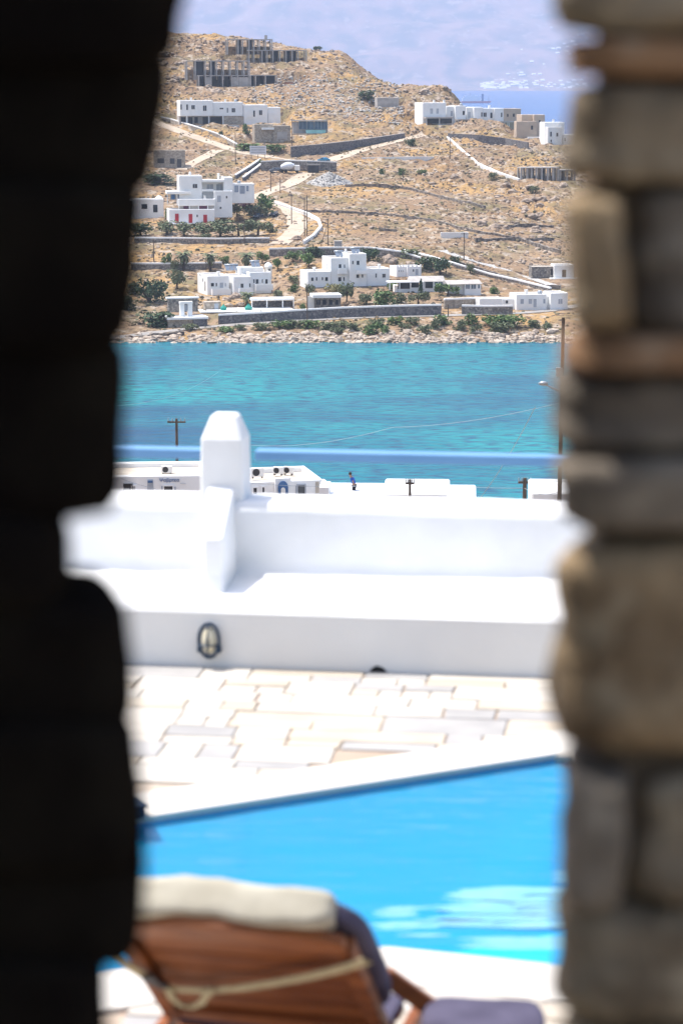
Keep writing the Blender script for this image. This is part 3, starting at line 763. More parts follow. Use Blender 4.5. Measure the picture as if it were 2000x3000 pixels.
window(F, 1652, 404, 1655, 414, 1.0)
F = FR['huts']; block(F, 1105, 286, 1168, 314, 0.0, 4.0, mat='concrete', rim=0.1); slab(F, 1168, 311, 1196, 316, 0.5, 3.0, 'concrete', 'lean_to_roof')
F = FR['hutl']
block(F, 450, 440, 543, 492, 0.0, 6.0, mat='wall_stone_tan', rim=0.3)
for a in ((462,464,481,478),(498,464,512,480),(519,466,532,490)): opening(F, *a, 0.0, 'opening')
F = FR['dome']
block(F, 380, 583, 480, 640, 0.0, 5.0, mat='whitewash')
u,w = F.uw(466,584,2.5); MB().lathe([(1.1,-0.3),(1.1,0.2),(0.95,0.6),(0.6,0.95),(0.05,1.1)], (u,2.5,w), 16).build('dome','whitewash',F.root,smooth=True)
opening(F, 449, 600, 462, 622, 0.0, 'doorway'); opening(F, 415, 598, 432, 612, 0.0, 'opening')
# --- unfinished concrete frames
def skeleton(F, cols, pyt, pyb, v, depth, rows=2, slabt=5, fill=(), cw=0.22):
    ua = [F.uw(c, pyb, v)[0] for c in cols]; w0 = F.uw(cols[0], pyb, v)[1]-1.5; w1 = F.uw(cols[len(cols)//2], pyt, v)[1]
    for u in ua:
        for k in range(rows):
            vv = v+depth*k/max(rows-1,1); MB().box(u-cw,u+cw,vv,vv+2*cw,w0,w1).build('column','concrete',F.root)
    MB().box(ua[0]-cw,ua[-1]+cw,v-0.1,v+depth+0.6,w1,w1+0.32).build('floor_slab','concrete',F.root)
    MB().box(ua[0],ua[-1],v+depth*0.95+0.5,v+depth*0.95+0.7,w0,w0+(w1-w0)*0.55).build('earth_bank','dry_soil',F.root)
    for a,b in fill: MB().box(ua[a]+cw,ua[b]-cw,v+depth*0.9,v+depth*0.9+0.2,w0,w1).build('wall_and_shade_infill','window_dark',F.root)  # dark sheets stand in for the shaded interior behind the columns
F = FR['skelu']
skeleton(F, [667,698,711,730,744,760,778,797], 117, 148, 2.0, 5.0, fill=((1,2),(3,4)))
skeleton(F, [730,744,768,783,800,820,838,856,873,897], 149, 184, -1.0, 5.0, fill=((2,3),(4,5),(6,7),(7,8)))
MB().box(F.uw(775,105,3)[0],F.uw(783,105,3)[0],3,3.6,F.uw(778,118,3)[1],F.uw(778,103,3)[1]).build('column','concrete',F.root)
F = FR['skell']
skeleton(F, [548,573,602,619,635,655,675,696,715,731], 180, 222, 2.5, 5.0, fill=((1,2),(3,4)))
skeleton(F, [583,603,619,653,679,697,731], 223, 254, -0.5, 5.0, fill=((0,1),(1,2),(2,3),(3,4),(4,5),(5,6)))
skeleton(F, [735,749,778,811], 222, 258, -0.5, 5.0, fill=((0,1),(1,2),(2,3)))
for a in ((680,226,696,253),(699,226,730,254),(604,226,618,254)): slab(F, *a, -0.3, 0.3, 'concrete', 'wall_and_shade_infill')
slab(F, 777, 258, 832, 268, -1.2, 1.0, 'concrete', 'terrace_slab'); slab(F, 781, 246, 812, 258, -0.9, 0.5, 'brick_red', 'brick_pile')
block(F, 836, 240, 858, 274, -1.0, 2.0, mat='brick_red', rim=0); slab(F, 833, 238, 861, 241, -1.3, 2.6, 'tan_plaster', 'roof_slab')
block(F, 863, 256, 885, 274, -1.0, 2.0, mat='concrete', rim=0); opening(F, 869, 261, 879, 271, -1.0, 'opening')
F = FR['ruin']
skeleton(F, [1526,1543,1556,1570,1586,1603,1619,1634], 493, 530, 0.0, 4.5, fill=((2,3),(4,5)), cw=0.3)
skeleton(F, [1640,1660,1682], 500, 530, 0.5, 4.0, fill=((0,1),), cw=0.3)
# --- stone building, pavilions, terrace
F = FR['stoneb']
block(F, 746, 364, 800, 424, 0.0, 6.0, mat='wall_stone_tan', rim=0.2); block(F, 800, 368, 851, 424, -0.6, 6.0, mat='wall_stone_tan', rim=0.2)
opening(F, 812, 386, 842, 408, -0.6, 'opening', 'concrete'); slab(F, 768, 374, 803, 380, -1.2, 1.0, 'whitewash', 'planter')
F = FR['glass']
slab(F, 856, 352, 960, 355, -0.5, 4.0, 'concrete', 'roof')
for a in ((876,356,897,378),(900,356,918,378),(922,356,940,378),(942,356,958,378)): window(F, *a, v=0.0, pane='window_glass', fr='light_metal')
block(F, 858, 357, 960, 394, 0.4, 3.0, mat='concrete', rim=0); slab(F, 898, 381, 954, 391, -2.0, 1.8, 'pool_cyan', 'pool'); block(F, 856, 391, 962, 404, -2.2, 2.6, mat='wall_stone_tan', rim=0)
F = FR['chap']
block(F, 492, 936, 566, 960, 0.0, 5.0, mat='wall_stone_tan', rim=0.15); block(F, 566, 936, 608, 960, -0.4, 5.0, mat='wall_stone_dark', rim=0.15)
slab(F, 490, 930, 611, 936, -0.5, 6.0, 'whitewash', 'platform')
slab(F, 494, 874, 580, 914, 4.5, 1.5, 'wall_stone', 'back_wall'); slab(F, 490, 871, 584, 875, 4.3, 1.9, 'whitewash', 'coping')
for a in ((529,890,541,930),(552,890,564,930)):
    slab(F, *a, 1.6, 1.2, 'whitewash', 'pillar')
slab(F, 528, 884, 565, 890, 1.5, 1.4, 'whitewash', 'lintel'); opening(F, 542, 892, 551, 912, 2.4, 'niche', 'shutter')
F = FR['pooldeck']
block(F, 600, 914, 862, 930, 0.0, 9.0, mat='wall_stone_tan', rim=0); slab(F, 588, 912, 864, 915, -0.4, 9.0, 'whitewash', 'deck')
u0,u1,w0,w1 = F.rect(735,900,838,915,2.0)
MB().box(u0,u1,1.2,6.5,w0+.02,w0+.35).build('pool_rim','whitewash',F.root); MB().box(u0+.3,u1-.3,1.5,6.2,w0+.30,w0+.36).build('pool','pool_cyan',F.root)
slab(F, 736, 874, 862, 880, 6.0, 3.6, 'whitewash', 'pergola_roof'); opening(F, 740, 881, 858, 900, 9.4, 'back_wall', 'wall_stone_dark')
for px in (738,782,828,860):
    u,w = F.uw(px,905,6.1); MB().box(u-.1,u+.1,6.0,6.2,w-.5,F.uw(px,880,6.1)[1]).build('post','whitewash',F.root)
block(F, 599, 884, 648, 914, 5.0, 3.0, mat='wall_stone_tan', rim=0.1); opening(F, 628, 889, 640, 911, 5.0, 'door', 'shutter')
for px in (655,726,730):
    u,w = F.uw(px,913,3.0); MB().lathe([(0.35,0),(0.7,0.5),(0.75,0.9),(0.2,1.5),(0.02,1.9)], (u,3.0,w), 10).build('folded_parasol',pm('canvas_teal',(0.03,0.30,0.24),None,2,0.8) if 'canvas_teal' not in MATS else 'canvas_teal',F.root)
F = FR['pavil']
block(F, 921, 872, 998, 912, 0.0, 4.5, mat='wall_stone', rim=0); slab(F, 916, 864, 1001, 873, -0.5, 5.5, 'whitewash', 'roof')
for a in ((926,878,938,893),(944,878,955,893),(963,878,974,893),(982,878,991,893)): window(F, *a, v=0.0, fr='wall_stone')
slab(F, 899, 868, 922, 908, 0.6, 0.3, 'low_plaster', 'end_wall')

def roof_bits(key, pts):
    F = FR[key]
    for px, py, v, kind in pts:
        u, w = F.uw(px, py, v)
        if kind == 'chimney': MB().box(u-.3,u+.3,v-.3,v+.3,w-.6,w+.9).box(u-.38,u+.38,v-.38,v+.38,w+.901,w+1.02).build('chimney','whitewash',F.root)
        elif kind == 'antenna':
            MB().tube((u,v,w-.6),(u,v,w+2.2),0.035,0.03,5).tube((u-.5,v,w+2.0),(u+.5,v,w+2.0),0.025,0.025,5).tube((u-.35,v,w+1.7),(u+.35,v,w+1.7),0.025,0.025,5).build('antenna','light_metal',F.root)
        else: MB().lathe([(0.55,-0.6),(0.55,0.7),(0.4,0.85),(0.05,0.9)], (u,v,w), 12).build('water_tank','light_metal',F.root,smooth=True)
roof_bits('reds', ((640,518,9,'chimney'),(700,538,9,'tank'),(575,515,9,'antenna'),(600,583,5,'chimney')))
roof_bits('villal', ((560,294,4,'chimney'),(660,299,4,'chimney'),(690,299,5,'tank'),(750,307,4,'antenna'),(600,294,5,'antenna')))
roof_bits('villar', ((1270,301,4,'chimney'),(1300,301,2,'chimney'),(1350,310,3,'tank'),(1432,317,4,'chimney'),(1460,317,4,'antenna')))
roof_bits('tower', ((920,795,3,'chimney'),(1110,786,3,'chimney'),(1060,743,3,'antenna')))
roof_bits('lower', ((640,808,5,'chimney'),(710,810,4,'antenna')))
roof_bits('longw', ((1540,862,3,'chimney'),(1580,862,3,'tank'),(1640,858,3,'antenna')))
roof_bits('greyv', ((1620,358,4,'chimney'),(1640,358,5,'antenna')))
# ------------------------------------------------------------------ walls of stone with white coping, running over the hill
def field_wall(name, pts, h, mat, label, cap=None, thick=0.5, capt=0.34, base=1.2, jag=0.0):
    """wall whose foot runs through the measured ground points; h = height (or list)"""
    P = [on_ter(px, py) for px, py in pts]
    hs = h if isinstance(h, (list, tuple)) else [h]*len(P)
    Q = []
    for k in range(len(P)-1):
        n = max(1, int((P[k+1]-P[k]).length/1.6))
        for j in range(n):
            t = j/n; q = P[k].lerp(P[k+1], t); Q.append((q.x, q.y, q.z, hs[k]*(1-t)+hs[k+1]*t))
    Q.append((*P[-1], hs[-1]))
    root = empty(name, P[0]); o = Vector(P[0])
    def strip(z0, z1, th, jg):
        m = MB(); V = []; Fc = []
        for i, (x, y, z, hh) in enumerate(Q):
            a = Q[max(i-1,0)]; b = Q[min(i+1,len(Q)-1)]
            t = Vector((b[0]-a[0], b[1]-a[1])).normalized(); nn = Vector((-t.y, t.x))*(th/2)
            top = hh+z1 + (jg*rnd.uniform(-1,1) if jg else 0)
            for s, zz in ((-1,z0 if z0 < 0 else hh+z0-0.02),(1,z0 if z0 < 0 else hh+z0-0.02),(1,top),(-1,top)):
                V.append((x+nn.x*s-o.x, y+nn.y*s-o.y, z+zz-o.z))
        n = len(Q)
        for i in range(n-1):
            for k in range(4): Fc.append((i*4+k, i*4+(k+1)%4, i*4+4+(k+1)%4, i*4+4+k))
        Fc += [(0,1,2,3), tuple((n-1)*4+k for k in (3,2,1,0))]
        return m.add(V, Fc)
    strip(-base, 0.0, thick, jag).build('wall', mat, root)
    if cap: strip(0.0, capt, thick+0.12, 0).build('coping', cap, root)
    return tag(root, label, 'wall')
field_wall('stone_wall', [(640,951),(760,944),(860,937),(1000,931),(1150,927),(1292,924)], [2.0,1.95,1.95,2.1,2.2,2.2], 'wall_stone_dark', 'long dark stone wall with white coping along the shore road', 'whitewash')
field_wall('stone_wall', [(1352,922),(1430,922),(1500,921)], [1.9,1.75,1.75], 'wall_stone', 'short curved stone wall behind the parked dark car', 'whitewash')
field_wall('stone_wall', [(1300,905),(1345,903),(1400,900)], 2.0, 'wall_stone_tan', 'tan stone wall under the pitched roof bungalow', 'whitewash')
field_wall('retaining_wall', [(790,752),(960,750),(1080,750),(1180,758),(1260,775)], [1.9,2.0,2.0,1.6,0.7], 'wall_stone', 'grey retaining wall with white coping behind the tower house', 'whitewash')
field_wall('garden_wall', [(1180,742),(1255,760),(1330,782),(1430,812),(1520,832),(1612,855)], 0.75, 'wall_stone', 'white topped wall running diagonally down the right slope', 'whitewash', capt=0.35)
field_wall('terrace_wall', [(395,711),(520,712),(640,714),(790,712)], 1.2, 'wall_stone', 'stone terrace wall with white top below the hedge of the red-door house', 'whitewash')
field_wall('terrace_wall', [(385,790),(500,790),(600,789),(650,787)], 1.4, 'wall_stone', 'stone terrace wall with white top behind the palms', 'whitewash')
field_wall('lane_wall', [(806,600),(850,615),(900,632),(932,650),(940,672),(918,698),(890,716)], 0.7, 'low_plaster', 'low white wall curving beside the dirt lane', 'whitewash')
field_wall('retaining_wall', [(852,462),(940,452),(1040,434),(1120,418),(1184,405)], [3.6,3.3,2.6,2.1,1.7], 'wall_stone_dark', 'long dark retaining wall above the blue car', 'concrete', capt=0.15)
field_wall('boundary_wall', [(430,342),(500,358),(560,376),(640,402),(694,432)], 1.0, 'wall_stone_tan', 'tan wall sloping along the upper side of the sandy track', 'low_plaster')
field_wall('retaining_wall', [(1312,406),(1400,412),(1480,424),(1546,438)], [1.8,2.0,2.2,2.4], 'wall_stone_dark', 'dark curved retaining wall below the right villas')
field_wall('ramp_wall', [(690,525),(730,500),(762,478)], 1.2, 'wall_stone_dark', 'dark wall with white top climbing behind the red-door house', 'whitewash')
field_wall('ramp_wall', [(712,530),(750,502),(770,486)], 1.0, 'wall_stone_dark', 'second short dark wall with white top beside the climbing one', 'whitewash')
field_wall('garage_wall', [(764,500),(830,500),(900,502),(985,500)], [2.8,3.2,3.2,2.6], 'wall_stone', 'stone retaining wall with dark garage mouth behind the gravel heap', 'low_plaster')
G = on_ter(918, 506); gF = Frame('garage_opening', (G.x, G.y-0.5, G.z), 0, 'dark garage mouth beside the gravel heap', 'garage')
MB().box(-1.8,1.8,-0.1,0.5,-0.5,2.4).build('recess','window_dark',gF.root); MB().box(-2.2,2.2,-0.2,0.4,2.41,2.8).build('lintel','concrete',gF.root)
DW = [([(890,622),(1000,624),(1100,630),(1250,646),(1400,684),(1520,704),(1640,742)], 'grey dry stone wall crossing the middle of the bare slope'),
      ([(1010,548),(1100,546),(1180,553),(1260,572),(1340,592),(1420,610)], 'broken dry stone wall below the gravel heap'),
      ([(1390,708),(1460,704),(1530,706),(1620,705)], 'dark dry stone wall at right above the gravel path'),
      ([(1480,668),(1540,664),(1620,668)], 'short dry stone wall among boulders at right'),
      ([(1310,404),(1350,440),(1400,482),(1460,508),(1520,528)], 'straight pale wall climbing the slope to the right villas'),
      ([(1060,466),(1160,464),(1270,463)], 'long flat pale wall on the slope right of the blue car'),
      ([(1330,770),(1400,790),(1470,812),(1560,838),(1640,848)], 'grey dry stone wall beside the gravel path'),
      ([(1110,676),(1160,678)], 'tiny dark wall stub in the middle of the slope'),
      ([(410,995),(470,985),(540,982)], 'low stone wall at the water edge on the left')]
for i, (pts, lb) in enumerate(DW):
    field_wall('dry_stone_wall', pts, 0.8 if i not in (4,5) else 0.5, 'dry_stone' if i not in (4,5) else 'low_plaster', lb, jag=0.22 if i not in (4,5) else 0.0, thick=0.7)

# ------------------------------------------------------------------ vegetation
def leaf_cloud(seed, n, lobes, leaf, flat=1.0):
    r = np.random.RandomState(seed); V = []; Fc = []
    for k in range(n):
        c, rad = lobes[r.randint(len(lobes))]
        d = r.normal(size=3); d /= np.linalg.norm(d); rr = rad*(0.55+0.5*r.random_sample())
        p = np.array(c)+d*rr*np.array([1,1,flat])
        a = r.normal(size=3); a /= np.linalg.norm(a); b = np.cross(a, r.normal(size=3)); b /= np.linalg.norm(b)
        s = leaf*(0.6+0.8*r.random_sample()); i = len(V)
        V += [p-a*s-b*s*0.55, p+a*s-b*s*0.55, p+a*s+b*s*0.55, p-a*s+b*s*0.55]; Fc.append((i,i+1,i+2,i+3))
    return np.array(V), np.array(Fc)
def proto_lobes(seed, n, w, h0, h1, rad):
    r = random.Random(seed)
    return [((r.uniform(-w,w), r.uniform(-w,w), r.uniform(h0,h1)), rad*r.uniform(0.7,1.25)) for _ in range(n)]
PROTO = {}
def crown_mesh(kind, k):
    key = (kind, k)
    if key in PROTO: return PROTO[key]
    if kind == 'cypress': lobes = [((0,0,0.12+0.8*i/9), 0.30*(1-0.75*i/9)*1.3+0.03) for i in range(10)]; V, Fc = leaf_cloud(50+k, 420, lobes, 0.05)
    elif kind == 'bush': lobes = proto_lobes(20+k, 9, 0.33, 0.12, 0.62, 0.24); V, Fc = leaf_cloud(60+k, 620, lobes, 0.048, 1.1)
    else: lobes = proto_lobes(30+k, 10, 0.32, 0.42, 0.80, 0.22); V, Fc = leaf_cloud(70+k, 620, lobes, 0.045)
    me = bpy.data.meshes.new('crown'); me.from_pydata(V.tolist(), [], Fc.tolist()); PROTO[key] = me
    return me
CROWN_MESH = {}
def plant(px, py, w, h, kind, leaf, label, name=None, group=None):
    """w, h: size in photo pixels at that distance"""
    p = on_ter(px, py); ppm = FPX/p.y
    W, H = w/ppm, h/ppm
    nm = name or {'bush':'shrub','tree':'tree','cypress':'cypress_tree'}[kind]
    root = empty(nm, p, rnd.uniform(0, 6.28)); k = rnd.randrange(3)
    key = (kind, k, leaf)
    if key not in CROWN_MESH:
        me = crown_mesh(kind, k).copy(); me.materials.append(MATS[leaf]); CROWN_MESH[key] = me
    c = bpy.data.objects.new('crown' if kind != 'bush' else 'foliage', CROWN_MESH[key]); col.objects.link(c); c.parent = root; c.scale = (W, W, H)
    t = MB(); r = max(0.05, 0.04*W)
    if kind == 'bush':
        for j in range(3): t.tube((0,0,-0.3),(rnd.uniform(-.25,.25)*W, rnd.uniform(-.25,.25)*W, 0.55*H), r, r*0.4, 5)
        t.build('stem', 'bark', root)
    else:
        t.tube((0,0,-0.4),(0.03*W,0,0.45*H), r*1.3, r*0.8, 6)
        for j in range(4):
            a = j*1.7; t.tube((0.03*W,0,0.40*H),(0.25*W*math.cos(a), 0.25*W*math.sin(a), 0.72*H), r*0.7, r*0.25, 5)
        t.build('trunk', 'bark', root)
    return tag(root, label, 'shrub' if kind == 'bush' else 'tree', group)
PL = [
 (440,888,95,82,'bush','leaf_dark','big dark evergreen bush left of the low white house','evergreen_bush'),
 (520,846,62,56,'tree','leaf_olive','olive coloured tree at the left end of the low white house',None),
 (455,956,118,56,'bush','leaf_dark','wide dark bush left of the shrine platform',None),
 (489,788,32,46,'tree','leaf_green','small round tree left of the tallest palm',None),
 (512,792,26,36,'bush','leaf_olive','grey green shrub against the terrace wall beside the tallest palm',None),
 (656,774,34,30,'bush','leaf_green','round green shrub between the second and third palm',None),
 (769,772,40,34,'tree','leaf_green','round green tree right of the shortest palm',None),
 (813,790,36,36,'tree','leaf_green','small green tree right of the domed chimney',None),
 (920,752,72,38,'bush','leaf_dark','dark tree clump against the retaining wall left of the tower house',None),
 (860,770,54,36,'tree','leaf_green','spreading green tree above the left wing of the tower house',None),
 (904,784,58,46,'tree','leaf_green','bright green tree beside the left wing of the tower house',None),
 (860,832,40,30,'bush','leaf_olive','olive shrub at the left wall of the tower house',None),
 (857,854,34,26,'bush','leaf_green','small dark green shrub below the olive one by the tower house',None),
 (907,868,32,38,'tree','leaf_olive','thin olive tree in front of the left wing of the tower house',None),
 (975,862,56,36,'bush','leaf_dry','yellowish shrub in front of the tower house',None),
 (1015,884,50,58,'tree','leaf_olive','tall olive tree in front of the tower house beside the stone pavilion',None),
 (1078,766,62,46,'bush','leaf_dark','dark shrub right behind the tower roof',None),
 (1195,756,76,34,'bush','leaf_olive','grey green shrub at the bend of the white topped wall',None),
 (1245,790,60,44,'bush','leaf_dark','dark tree above the castellated house',None),
 (1290,806,74,52,'tree','leaf_dark','largest dark tree under the white topped wall',None),
 (1335,775,40,30,'bush','leaf_dark','small dark shrub at the foot of the white topped wall',None),
 (1375,800,28,32,'bush','leaf_olive','brownish shrub by itself under the white topped wall',None),
 (1120,895,84,56,'bush','leaf_green','big green bush behind the shore wall right of the stone pavilion',None),
 (1072,892,44,38,'bush','leaf_olive','silver grey flowering shrub left of the big green bush',None),
 (1168,888,46,34,'bush','leaf_olive','pale olive shrub right of the big green bush',None),
 (1150,852,34,28,'bush','leaf_green','small bright shrub before the veranda house',None),
 (1232,864,24,44,'cypress','leaf_dark','dark narrow cypress before the veranda house',None),
 (1225,892,58,40,'tree','leaf_olive','feathery olive tree behind the right end of the shore wall',None),
 (1310,868,66,40,'tree','leaf_green','spreading green tree left of the pitched roof bungalow',None),
 (1446,860,36,24,'bush','leaf_green','lone round shrub right of the pitched roof bungalow',None),
 (884,914,28,28,'bush','leaf_green','small tree beside the stone pavilion at the pole',None),
 (780,632,64,66,'tree','leaf_green','tallest leafy tree right of the red-door house',None),
 (752,640,70,48,'bush','leaf_olive','broad olive bush shading the parked cars',None),
 (694,636,46,42,'tree','leaf_olive','rounded olive tree just right of the red-door house',None),
 (662,652,44,42,'bush','leaf_olive','olive shrub at the right corner of the red-door house',None),
 (712,610,50,28,'bush','leaf_purple','dark purple flowering shrub under the right wing of the red-door house',None),
 (488,688,74,40,'tree','leaf_olive','leftmost olive tree of the hedge below the red doors',None),
 (540,692,80,42,'tree','leaf_olive','second olive tree from the left in the hedge below the red doors',None),
 (594,692,80,40,'tree','leaf_olive','middle olive tree of the hedge below the red doors',None),
 (645,694,82,48,'tree','leaf_olive','olive tree with dark trunk in the hedge below the red doors',None),
 (700,692,80,44,'tree','leaf_olive','fifth olive tree from the left in the hedge below the red doors',None),
 (755,690,84,50,'tree','leaf_olive','second olive tree from the right in the hedge below the red doors',None),
 (795,680,40,34,'bush','leaf_olive','rightmost olive bush of the hedge by the dirt lane',None),
 (488,640,16,28,'cypress','leaf_green','small narrow cypress between dome house and red-door house',None),
 (415,690,80,44,'bush','leaf_dark','dark shrubs below the dome house at the stone edge',None),
 (460,536,118,34,'bush','leaf_dark','long dark hedge behind the red-door house',None),
 (415,440,60,60,'bush','leaf_dark','dark green bush by the rubble at the left track',None),
 (722,392,26,34,'bush','leaf_green','bright green tree beside the left villa pool',None),
 (735,440,90,24,'bush','leaf_green','left half of the green hedge under the stone building','hedge'),
 (800,442,70,22,'bush','leaf_green','right half of the green hedge under the stone building','hedge'),
 (650,402,22,20,'bush','leaf_dark','small dark shrub under the left villa pool wall',None),
 (1200,428,34,26,'bush','leaf_dark','dark green bush at the right end of the long retaining wall',None),
 (1120,510,22,20,'bush','leaf_green','small green bush right of the gravel heap',None),
 (1178,512,26,24,'bush','leaf_green','second green bush right of the gravel heap',None),
 (1234,512,30,18,'bush','leaf_green','third green bush from the gravel heap',None),
 (1445,524,26,22,'bush','leaf_olive','green bush left of the concrete ruin',None),
 (1566,564,30,24,'bush','leaf_olive','round bush under the concrete ruin',None),
 (1075,290,54,30,'bush','leaf_dark','dark thicket on the slope left of the plain stone hut',None),
 (930,128,26,14,'bush','leaf_dark','dark shrub on the hilltop skyline',None),
 (768,488,18,26,'bush','leaf_green','small conifer beside the climbing white topped wall',None),
]
for a in PL: plant(*a)
SH = [(1440,958,70,36,'leaf_green'),(1500,956,70,36,'leaf_green'),(1470,972,60,30,'leaf_olive'),(1375,952,44,32,'leaf_green'),(1345,966,40,30,'leaf_olive'),(1390,976,40,28,'leaf_olive'),(1300,950,50,30,'leaf_green'),(1270,962,44,30,'leaf_olive'),(1240,976,40,24,'leaf_olive'),
      (1210,952,44,26,'leaf_olive'),(1160,950,46,26,'leaf_green'),(1190,970,40,24,'leaf_olive'),(1100,958,50,28,'leaf_olive'),(1085,978,56,34,'leaf_green'),(1125,982,36,30,'leaf_green'),(1040,968,44,24,'leaf_olive'),(1000,962,50,22,'leaf_olive'),
      (960,966,60,26,'leaf_olive'),(915,962,60,26,'leaf_green'),(870,960,60,24,'leaf_olive'),(820,962,56,24,'leaf_green'),(775,966,56,22,'leaf_olive'),(985,978,40,20,'leaf_olive'),(660,974,60,18,'leaf_green'),(700,966,36,16,'leaf_olive'),(1560,958,40,24,'leaf_olive'),(1600,966,36,22,'leaf_olive'),(560,968,40,20,'leaf_olive')]
for i, (px,py,w,h,lf) in enumerate(SH):
    plant(px, py, w*1.15, h*1.15, 'bush', lf, 'bright green coastal shrub on the bank below the shore road' if lf == 'leaf_green' else 'grey olive coastal shrub on the bank below the shore road', group='green shrubs on the bank' if lf == 'leaf_green' else 'olive shrubs on the bank')

for px, py, w, h, lb in ((372,905,70,50,'dark bush at the far left above the water, beside the unlit stone'),(395,862,60,44,'olive bush between the unlit stone and the big evergreen'),(640,862,26,20,'small shrub at the foot of the low white house'),(815,870,36,24,'green shrub between low white house and tower house'),(1395,846,30,20,'small shrub behind the pitched roof bungalow'),(600,700,40,20,'grey shrub on the terrace wall under the olive hedge')):
    plant(px, py, w, h, 'bush', 'leaf_olive' if w < 65 else 'leaf_dark', lb)
def palm(px, py, h, label, short=False):
    p = on_ter(px, py); H = h/(FPX/p.y); root = empty('palm_tree', p, rnd.uniform(0,6))
    r0 = 0.42 if short else 0.38
    MB().lathe([(r0*1.2,-0.4),(r0,0.3),(r0*0.8,H*0.35),(r0*0.9,H*0.6),(r0*1.1,H*0.72),(0.1,H*0.76)], (0,0,0), 9).build('trunk','bark',root)
    m = MB(); L = H*0.46 if not short else H*0.6
    for k in range(26):
        a = k*2.399; el = 1.25-1.9*(k/26); pts = []
        for s in range(6):
            t = s/5; e = el-1.3*t*t
            pts.append(Vector((math.cos(a)*L*t*math.cos(e*0.8), math.sin(a)*L*t*math.cos(e*0.8), H*0.72+L*(math.sin(el)*t-0.62*t*t))))
        side = Vector((-math.sin(a), math.cos(a), 0))
        for s in range(5):
            w0 = 0.30*L*0.5*math.sin(math.pi*(s/5*0.85+0.12)); w1 = 0.30*L*0.5*math.sin(math.pi*((s+1)/5*0.85+0.12))
            q0, q1 = pts[s], pts[s+1]; dr = Vector((0,0,-0.18))
            m.add([q0, q1, q1+side*w1+dr, q0+side*w0+dr], [(0,1,2,3)]); m.add([q0, q1, q1-side*w1+dr, q0-side*w0+dr], [(3,2,1,0)])
    m.build('crown', 'leaf_olive', root)
    tag(root, label, 'palm tree')
palm(539, 793, 64, 'tallest palm with bare dark trunk behind the low white house')
palm(616, 793, 58, 'second palm with thick trunk behind the low white house roof')
palm(724, 786, 50, 'short spreading palm behind the solar panels', True)
palm(724, 892, 40, 'small palm among boulders before the low white house', True)

# ------------------------------------------------------------------ boulders, shore rocks, scrub
def ico():
    bm = bmesh.new(); bmesh.ops.create_icosphere(bm, subdivisions=1, radius=1.0)
    V = np.array([v.co[:] for v in bm.verts]); Fc = np.array([[v.index for v in f.verts] for f in bm.faces]); bm.free(); return V, Fc
IV, IF = ico()
def scatter(name, P, S, mat, label, cat, jit=0.28, flat=0.6, seed=1, parent=None):
    r = np.random.RandomState(seed); n = len(P); Vs = np.empty((n, len(IV), 3))
    ang = r.uniform(0, 6.28, n); c, s = np.cos(ang), np.sin(ang)
    for i in range(n):
        v = IV*(1+r.uniform(-jit, jit, (len(IV),1)))*np.array([r.uniform(0.7,1.4), r.uniform(0.6,1.1), flat*r.uniform(0.6,1.3)])*S[i]
        tl = r.uniform(-0.4,0.4); v = np.stack([v[:,0], v[:,1]*math.cos(tl)-v[:,2]*math.sin(tl), v[:,1]*math.sin(tl)+v[:,2]*math.cos(tl)], 1)
        Vs[i] = np.stack([v[:,0]*c[i]-v[:,1]*s[i], v[:,0]*s[i]+v[:,1]*c[i], v[:,2]], 1)+P[i]
    Fc = (IF[None]+(np.arange(n)*len(IV))[:,None,None]).reshape(-1, 3)
    o = mesh_np(name, Vs.reshape(-1,3), Fc, mat, parent)
    return tag(o, label, cat, kind='stuff')
rs = np.random.RandomState(5)
P = []; S = []
site_free = _site > 0.6
def free(x, y):
    ix = int((x-GX[0])/0.8); iy = int((y-GY[0])/0.8)
    return 0 <= ix < len(GX) and 0 <= iy < len(GY) and site_free[iy, ix]
k = 0
dens = lambda x, y: (1.0 if y > 860 else 0.0)+ (0.9 if x/y > 0.045 and 620 < y < 760 else 0) + (0.55 if y > 780 and x/y > 0.02 else 0) + 0.12
while len(P) < 8000 and k < 120000:
    k += 1; y = rs.uniform(600, 1010); x = rs.uniform(-0.12, 0.125)*y
    if rs.rand() > dens(x, y)*1.1*(0.35+1.3*float(fbm(np.array([x*0.06]), np.array([y*0.06]), 41, 3)[0]>0.45)): continue
    if not free(x, y): continue
    s = 0.18+0.65*rs.rand()**2.6*(1.4 if y > 860 else 1.1)
    P.append((x, y, ter(x,y)+s*0.1)); S.append(s)
scatter('hillside_rocks', np.array(P), S, 'rock', 'loose pale rocks strewn over the dry hillside', 'rocks', seed=2)
# grey rubble field right of the frame houses and around the building sites
P = []; S = []
for k in range(1700):
    px = rs.uniform(740, 1180); py = rs.uniform(205, 372)
    if py < 215+abs(px-930)*0.12 or py > 300+(px-740)*0.16: continue
    q = on_ter(px, py, 800); s = 0.22+0.5*rs.rand()**2; P.append((q.x, q.y, q.z+s*0.2)); S.append(s)
scatter('rubble_field', np.array(P), S, 'gravel', 'grey stone rubble spilled down the slope below the frame houses', 'rubble', seed=6)
